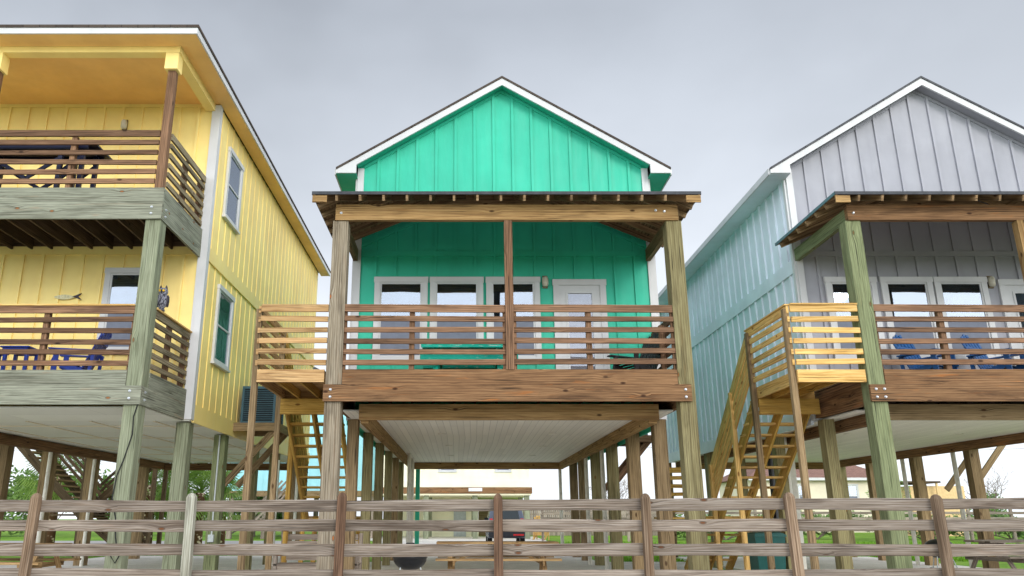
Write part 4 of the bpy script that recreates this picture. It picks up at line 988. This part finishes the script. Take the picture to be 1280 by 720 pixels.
# car
def car(loc):
    x, y, z = loc; t = thing('parked_car', loc, 'slate grey estate car parked at the far carport, seen from behind', 'car'); W = .88; Lc = 4.4
    m = MB()
    prof = [(0, .42), (-.05, .62), (.0, 1.0), (.16, 1.12), (.34, 1.62), (.5, 1.72), (2.3, 1.74), (2.75, 1.66), (3.35, 1.12), (4.2, .98), (4.4, .8), (4.4, .42), (4.1, .3), (.3, .3)]
    ring = []
    for s, k in ((-1, .93), (-1, 1), (1, 1), (1, .93)):
        for (a, b) in prof:
            tum = 1 - max(0, b - 1.05) * .26; ring.append((x + s * W * tum * (k if k == 1 else 1), y + a + (0 if k == 1 else 0), z + b))
    n = len(prof); vs = [(x - W * (1 - max(0, b - 1.05) * .26), y + a, z + b) for a, b in prof] + [(x + W * (1 - max(0, b - 1.05) * .26), y + a, z + b) for a, b in prof]
    fs = [tuple(range(n)), tuple(range(2 * n - 1, n - 1, -1))] + [(i, (i + 1) % n, n + (i + 1) % n, n + i) for i in range(n)]
    m.raw(vs, fs); bo = m.out('body', 'carpaint', t); md = bo.modifiers.new('bevel', 'BEVEL'); md.width = .06; md.segments = 3; md.limit_method = 'ANGLE'; md.angle_limit = R(25)
    m = MB(); m.poly([(x - .62, y + .19, z + 1.17), (x + .62, y + .19, z + 1.17), (x + .56, y + .325, z + 1.56), (x - .56, y + .325, z + 1.56)], (0, -.035, .01)); m.out('rear_window', 'carglass', t)
    for s in (-1, 1):
        m = MB(); m.poly([(x + s * .845, y + .55, z + 1.13), (x + s * .845, y + 2.95, z + 1.13), (x + s * .75, y + 2.5, z + 1.55), (x + s * .75, y + .7, z + 1.55)], (s * .02, 0, 0)); m.out('side_window', 'carglass', t)
        m = MB(); m.poly([(x + s * .6, y - .045, z + .82), (x + s * .84, y - .03, z + .82), (x + s * .80, y + .12, z + 1.2), (x + s * .66, y + .12, z + 1.2)], (0, -.05, 0)); m.out('tail_light', 'red', t)
        for yy in (.85, 3.45):
            c = Vector((x + s * .78, y + yy, z + .33)); m = MB(); m.tube([c - Vector((.11, 0, 0)), c + Vector((.11, 0, 0))], .33, 22); w = m.out('wheel', 'tyre', t)
            m = MB(); m.tube([c - Vector((.112, 0, 0)), c + Vector((.115, 0, 0))], .2, 16); m.out('rim', 'rim', w)
        m = MB(); m.box(x + s * .9 - .08, x + s * .9 + .08, y + 2.7, y + 2.78, z + 1.1, z + 1.24); m.out('mirror', 'carblack', t)
    m = MB(); m.box(x - .86, x + .86, y - .12, y + .1, z + .36, z + .66); b = m.out('bumper', 'carblack', t); md = b.modifiers.new('bevel', 'BEVEL'); md.width = .05; md.segments = 3
    m = MB(); m.box(x - .26, x + .26, y - .08, y - .05, z + .76, z + .9); m.out('number_plate', 'plate', t)
    m = MB(); m.box(x - .86, x + .86, y + .09, y + .13, z + 1.11, z + 1.13); m.out('trim_strip', 'carblack', t)
    m = MB(); m.box(x + .3, x + .8, y - .13, y - .121, z + .42, z + .5); m.out('reflector', 'red', t)
    return t
car((2.1, 38.8, .06))

# ------------------------------------------------------------------ stair behind the yellow house
ws = thing('wooden_staircase', (-10.5, 30, 0), 'dark wooden outdoor staircase rising behind the yellow house piers', 'stairs')
def flight(x0, z0, x1, z1, ya, yb):
    n = max(4, round(abs(z1 - z0) / .19))
    for Y in (ya, yb): one('stringer', 'darkwood', lambda q: q.bar((x0, Y, z0 - .1), (x1, Y, z1 - .1), .05, .28), ws)
    for i in range(n):
        f = (i + .5) / n; one('tread', 'pier', lambda q: q.box(x0 + (x1 - x0) * f - .16, x0 + (x1 - x0) * f + .16, ya, yb, z0 + (z1 - z0) * f - .025, z0 + (z1 - z0) * f + .025), ws)
    for dz in (.35, .6, .85, 1.1): one('stair_rail', 'darkwood', lambda q: q.bar((x0, yb + .06, z0 + dz), (x1, yb + .06, z1 + dz), .04, .1), ws)
flight(-16.2, 4.4, -13.2, 1.5, 28.2, 29.5)
flight(-11.5, 3.9, -14.0, 1.4, 30.0, 31.2)
flight(-13.4, 1.4, -11.6, .05, 29.0, 30.2)
for (X, Y) in ((-16.2, 28.2), (-13.2, 28.2), (-13.2, 31.2), (-11.5, 30.1), (-11.5, 31.2), (-14.2, 31.2)): one('post', 'darkwood', lambda q: q.box(X - .07, X + .07, Y - .07, Y + .07, 0, 4.2), ws)
one('platform', 'darkwood', lambda q: (q.box(-14.4, -13.0, 28.2, 31.2, 1.36, 1.42), q.box(-11.6, -10.6, 29.9, 31.3, 3.86, 3.92)), ws)

# ------------------------------------------------------------------ plants
def frond_crown(seed, mat='palmleaf', nf=34, R0=1.25):
    rs = random.Random(seed); m = MB()
    for i in range(nf):
        az = rs.uniform(0, 6.283); el = R(rs.choice([75, 50, 30, 10, -15, -35]) + rs.uniform(-10, 10)); L = R0 * rs.uniform(.55, .9); r = rs.random()
        d = Vector((math.cos(az) * math.cos(el), math.sin(az) * math.cos(el), math.sin(el))); tip = d * L; tip.z -= .1
        side = Vector((-math.sin(az), math.cos(az), 0)); up = d.cross(side)
        m.tube([(0, 0, 0), tip * .6 + Vector((0, 0, .05)), tip], [.02, .015, .01], 4, False, r * .5)
        nb = 16
        for k in range(nb):
            a = R(-105 + 210 * k / (nb - 1)); bl = R0 * rs.uniform(.5, .68) * (1 - .25 * abs(k / (nb - 1) - .5))
            bd = (d * math.cos(a) + side * math.sin(a) * .95 + Vector((0, 0, -.25 * abs(math.sin(a))))).normalized(); w = side * math.cos(a) - d * math.sin(a); w.normalize(); w *= .028
            mid = tip + bd * bl * .55; end = tip + bd * bl + Vector((0, 0, -bl * .22 * (1.2 - math.sin(el))))
            m.raw([tip, mid + w, end, mid - w], [(0, 1, 2, 3)], min(1, max(0, r + rs.uniform(-.15, .15))))
    return m
pc = None
for i, (X, Y, H, rr, lab) in enumerate(((-13.1, 34, 2.6, .26, 'fan palm with patterned trunk, leftmost behind the yellow house'), (-12.2, 35.2, 2.1, .22, 'fan palm between the two others, partly behind the middle pier'), (-11.1, 34.3, 2.3, .24, 'bushy fan palm with wide crown, right of the other palms'), (-15.6, 31, 2.9, .22, 'fan palm behind the wooden staircase at the left'), (-10.6, 36, 2.0, .2, 'short fan palm just behind the bushy palm'))):
    t = thing('palm_tree', (X, Y, 0), lab, 'palm tree', 'fan palms behind the yellow house')
    m = MB(); m.tube([(X, Y, 0), (X + .02, Y, H * .3), (X - .03, Y, H * .7), (X, Y, H)], [rr * 1.1, rr * .95, rr, rr * .9], 14); m.out('trunk', 'palmtrunk', t, True)
    m = frond_crown(40 + i, nf=46 if i != 4 else 30, R0=1.3); m.v = [(p[0] + X, p[1] + Y, p[2] + H + .1) for p in m.v]; m.out('crown', 'palmleaf', t, recalc=False)
def bush(X, Y, W, D, H, n, label, mat, name='shrub', leaf=.09, grp=None, z0=0):
    rs = random.Random(int(X * 31 + Y * 7)); t = thing(name, (X, Y, z0), label, 'shrub' if name == 'shrub' else 'hedge', grp)
    cl = [(rs.uniform(-.42, .42) * W, rs.uniform(-.4, .4) * D, rs.uniform(.3, .75) * H, rs.uniform(.22, .34)) for _ in range(7)]
    m = MB()
    for i in range(n):
        c = rs.choice(cl); th = rs.uniform(0, 6.283); u = rs.uniform(-1, 1); q = (1 - u * u) ** .5; rad = rs.uniform(.55, 1.08)
        p = Vector((X + c[0] + math.cos(th) * q * c[3] * W * rad * .8, Y + c[1] + math.sin(th) * q * c[3] * D * rad, z0 + max(.02, c[2] + u * c[3] * H * rad)))
        a = Vector((rs.gauss(0, 1), rs.gauss(0, 1), rs.gauss(0, .7))).normalized(); b = a.orthogonal().normalized(); l = leaf * rs.uniform(.6, 1.4)
        m.raw([p - a * l, p + b * l * .4, p + a * l, p - b * l * .4], [(0, 1, 2, 3)], rs.random())
    m.out('foliage', mat, t, recalc=False)
    m = MB()
    for c in cl: m.tube([(X, Y, z0), (X + c[0] * .5, Y + c[1] * .5, z0 + c[2] * .6), (X + c[0], Y + c[1], z0 + c[2])], [.04, .03, .015], 5)
    m.out('stem', 'bark', t)
    return t
bush(37.4, 61, 4.2, 2, 2.9, 2600, 'leafy green shrub below the bare tree at the far right', 'shrubleaf', leaf=.13)
bush(40.5, 62, 2.8, 2, 3.1, 1600, 'rounded green shrub right of the bare tree', 'shrubleaf', leaf=.13)
bush(29.4, 56, 2.2, 1.5, 3.6, 1300, 'green shrub in front of the tan shed', 'shrubleaf', leaf=.12)
bush(31.5, 68, 1.6, 1.4, 3.5, 800, 'slim dark shrub at the window of the far beige house', 'hedgeleaf', leaf=.12)
for k, X in enumerate((-38, -30, -23, -17.5)): bush(X, 58 + k, 9, 3, (5.2, 4.8, 4.4, 3.2)[k], 4000, 'broad green hedge across the road at the left, clump %s' % ['farthest left', 'second from the left', 'left of the aqua house', 'nearest the aqua house'][k], 'hedgeleaf', 'hedge', .2, 'hedges across the road')
for k, X in enumerate((16, 22, 28, 34, 41, 48)): bush(X, 50 + k % 2, 7, 2, 1.75, 2300, 'low hedge behind the far rail fence, %s' % ['nearest the driveway', 'second from the driveway', 'before the beige house gable', 'before the tan shed', 'below the bare tree', 'farthest right'][k], 'hedgeleaf', 'hedge', .15, 'low hedges behind the far fence')
def bare_tree(X, Y, H, label, seed, spread=.5):
    rs = random.Random(seed); t = thing('bare_tree', (X, Y, 0), label, 'tree', 'leafless trees')
    tr = MB(); cr = MB()
    def grow(p, d, L, r, lv):
        q = p + d * L; mid = p + d * L * .5 + Vector((rs.uniform(-1, 1), rs.uniform(-1, 1), 0)) * L * .06
        (tr if lv < 1 else cr).tube([p, mid, q], [r, r * .85, r * .68], 5 if lv < 2 else 3, False)
        if lv >= 5: return
        for k in range(rs.choice((2, 3, 3))):
            nd = (d + Vector((rs.gauss(0, spread), rs.gauss(0, spread), rs.uniform(-.1, .35)))).normalized(); grow(q if k else mid.lerp(q, rs.uniform(.3, 1)), nd, L * rs.uniform(.62, .85), r * .6, lv + 1)
    for k in range(3): grow(Vector((X + rs.uniform(-.5, .5), Y, 0)), Vector((rs.uniform(-.3, .3), rs.uniform(-.2, .2), 1)).normalized(), H * .3, .07, 0)
    tr.out('trunk', 'bark', t); cr.out('crown', 'bark', t)
bare_tree(38.6, 60, 5.0, 'leafless tree with fine branches at the far right', 5, .6)
bare_tree(12.2, 66, 5.2, 'leafless tree faint beyond the driveway fence', 9, .55)

for k, (zw, yw) in enumerate(((8.6, 92), (9.6, 92), (10.9, 93))):
    m = MB(); m.tube([(-90 + 15 * i, yw, zw + 1.6 * ((i % 6 - 3) / 3) ** 2) for i in range(15)], .022, 4); tag(m.out('power_line', 'cable'), ['thin overhead wire in the distance, lowest of three', 'thin overhead wire in the distance, middle of three', 'thin overhead wire in the distance, highest of three'][k], 'wire', 'overhead wires')
# grass blades on the lawn seen between the fence rails
rs = random.Random(3); m = MB()
for i in range(26000):
    Y = 25.5 + 19 * rs.random() ** 1.2; X = rs.uniform(4.9, 4.9 + Y * .72)
    if i % 5 == 0: Y = rs.uniform(28.5, 39); X = rs.uniform(-15, -7.5)
    if 6.9 < X < 13.5 and Y < 27.6: continue
    h = rs.uniform(.05, .13); a = rs.uniform(0, 6.283); dx, dy = math.cos(a) * .03, math.sin(a) * .03; lx, ly = rs.gauss(0, .03), rs.gauss(0, .03)
    m.raw([(X - dx, Y - dy, 0), (X + dx, Y + dy, 0), (X + lx, Y + ly, h)], [(0, 1, 2)], rs.random())
tag(m.out('grass', 'grass', recalc=False), 'bright green mown grass of the lawn behind the houses', 'grass', kind='stuff')

# ------------------------------------------------------------------ sky, sun, camera
W = bpy.data.worlds.new('World'); sc.world = W; W.use_nodes = True; nt_ = W.node_tree; nt_.nodes.clear()
class WT(NT):
    def __init__(s): s.t = nt_
w = WT(); out = w.n('ShaderNodeOutputWorld'); bg = w.n('ShaderNodeBackground')
EL, AZ = 23, 158
sky = w.n('ShaderNodeTexSky', sky_type='NISHITA'); sky.sun_disc = False; sky.sun_elevation = R(EL); sky.sun_rotation = R(AZ); sky.air_density = 1; sky.dust_density = 2
tc = w.n('ShaderNodeTexCoord').outputs['Generated']; sp = w.n('ShaderNodeSeparateXYZ'); w.l(tc, sp.inputs[0])
rp = w.n('ShaderNodeValToRGB'); w.l(sp.outputs[2], rp.inputs[0]); e = rp.color_ramp.elements
e[0].position = 0; e[0].color = (.80, .84, .885, 1); e[1].position = 1; e[1].color = (.38, .39, .46, 1)
q = e.new(.16); q.color = (.71, .75, .805, 1); q = e.new(.36); q.color = (.53, .567, .622, 1); q = e.new(.58); q.color = (.345, .374, .42, 1)
n1 = w.noise(w.scale(tc, 2.6, 2.6, 3.6), 1, 5, .5, .2); n2 = w.noise(w.scale(tc, 1.5, 1.5, 2.2, (3, 1, 2)), 1, 4, .5, .2)
cl = w.math('ADD', w.mapr(n1, .3, .7, -.08, .09), w.mapr(n2, .36, .64, .90, 1.10))
back = w.mapr(sp.outputs[1], .62, .1, 1.0, 2.7)          # added sky brightness behind and beside the camera, out of view, to light walls
low = w.mapr(sp.outputs[2], .12, .65, 1.22, .78)        # that added brightness is strongest low down, to reach porch walls
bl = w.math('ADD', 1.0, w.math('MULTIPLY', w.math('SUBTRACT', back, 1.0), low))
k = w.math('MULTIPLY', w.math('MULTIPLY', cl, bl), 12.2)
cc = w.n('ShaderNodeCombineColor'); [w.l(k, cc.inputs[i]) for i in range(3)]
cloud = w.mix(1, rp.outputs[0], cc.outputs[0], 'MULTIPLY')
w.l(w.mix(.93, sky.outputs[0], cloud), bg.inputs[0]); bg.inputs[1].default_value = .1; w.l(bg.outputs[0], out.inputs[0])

L = bpy.data.lights.new('sun', 'SUN'); L.energy = 1.15; L.angle = R(20); L.color = (1, .965, .91)
so = bpy.data.objects.new('sun', L); COL.objects.link(so)
# sun stands behind the camera, to the left; direction vector from scene to sun
az = R(AZ); dirv = Vector((math.sin(az) * math.cos(R(EL)), math.cos(az) * math.cos(R(EL)), math.sin(R(EL))))
so.rotation_euler = dirv.to_track_quat('Z', 'Y').to_euler(); so.location = dirv * 60

cam = bpy.data.cameras.new('camera'); co = bpy.data.objects.new('camera', cam); COL.objects.link(co); sc.camera = co
cam.sensor_width = 36; cam.lens = 980 / 1280 * 36; cam.shift_x = (640 - 578) / 1280; cam.clip_end = 2000; cam.clip_start = .05
co.location = (0, 0, 1.3); co.rotation_euler = (R(90) + math.atan(287 / 980), 0, 0)
vs = sc.view_settings; vs.view_transform = 'Standard'; vs.look = 'None'; vs.exposure = 0.2; vs.gamma = 1; vs.use_curve_mapping = False
sc.cycles.max_bounces = 8; sc.cycles.diffuse_bounces = 5; sc.cycles.transparent_max_bounces = 10
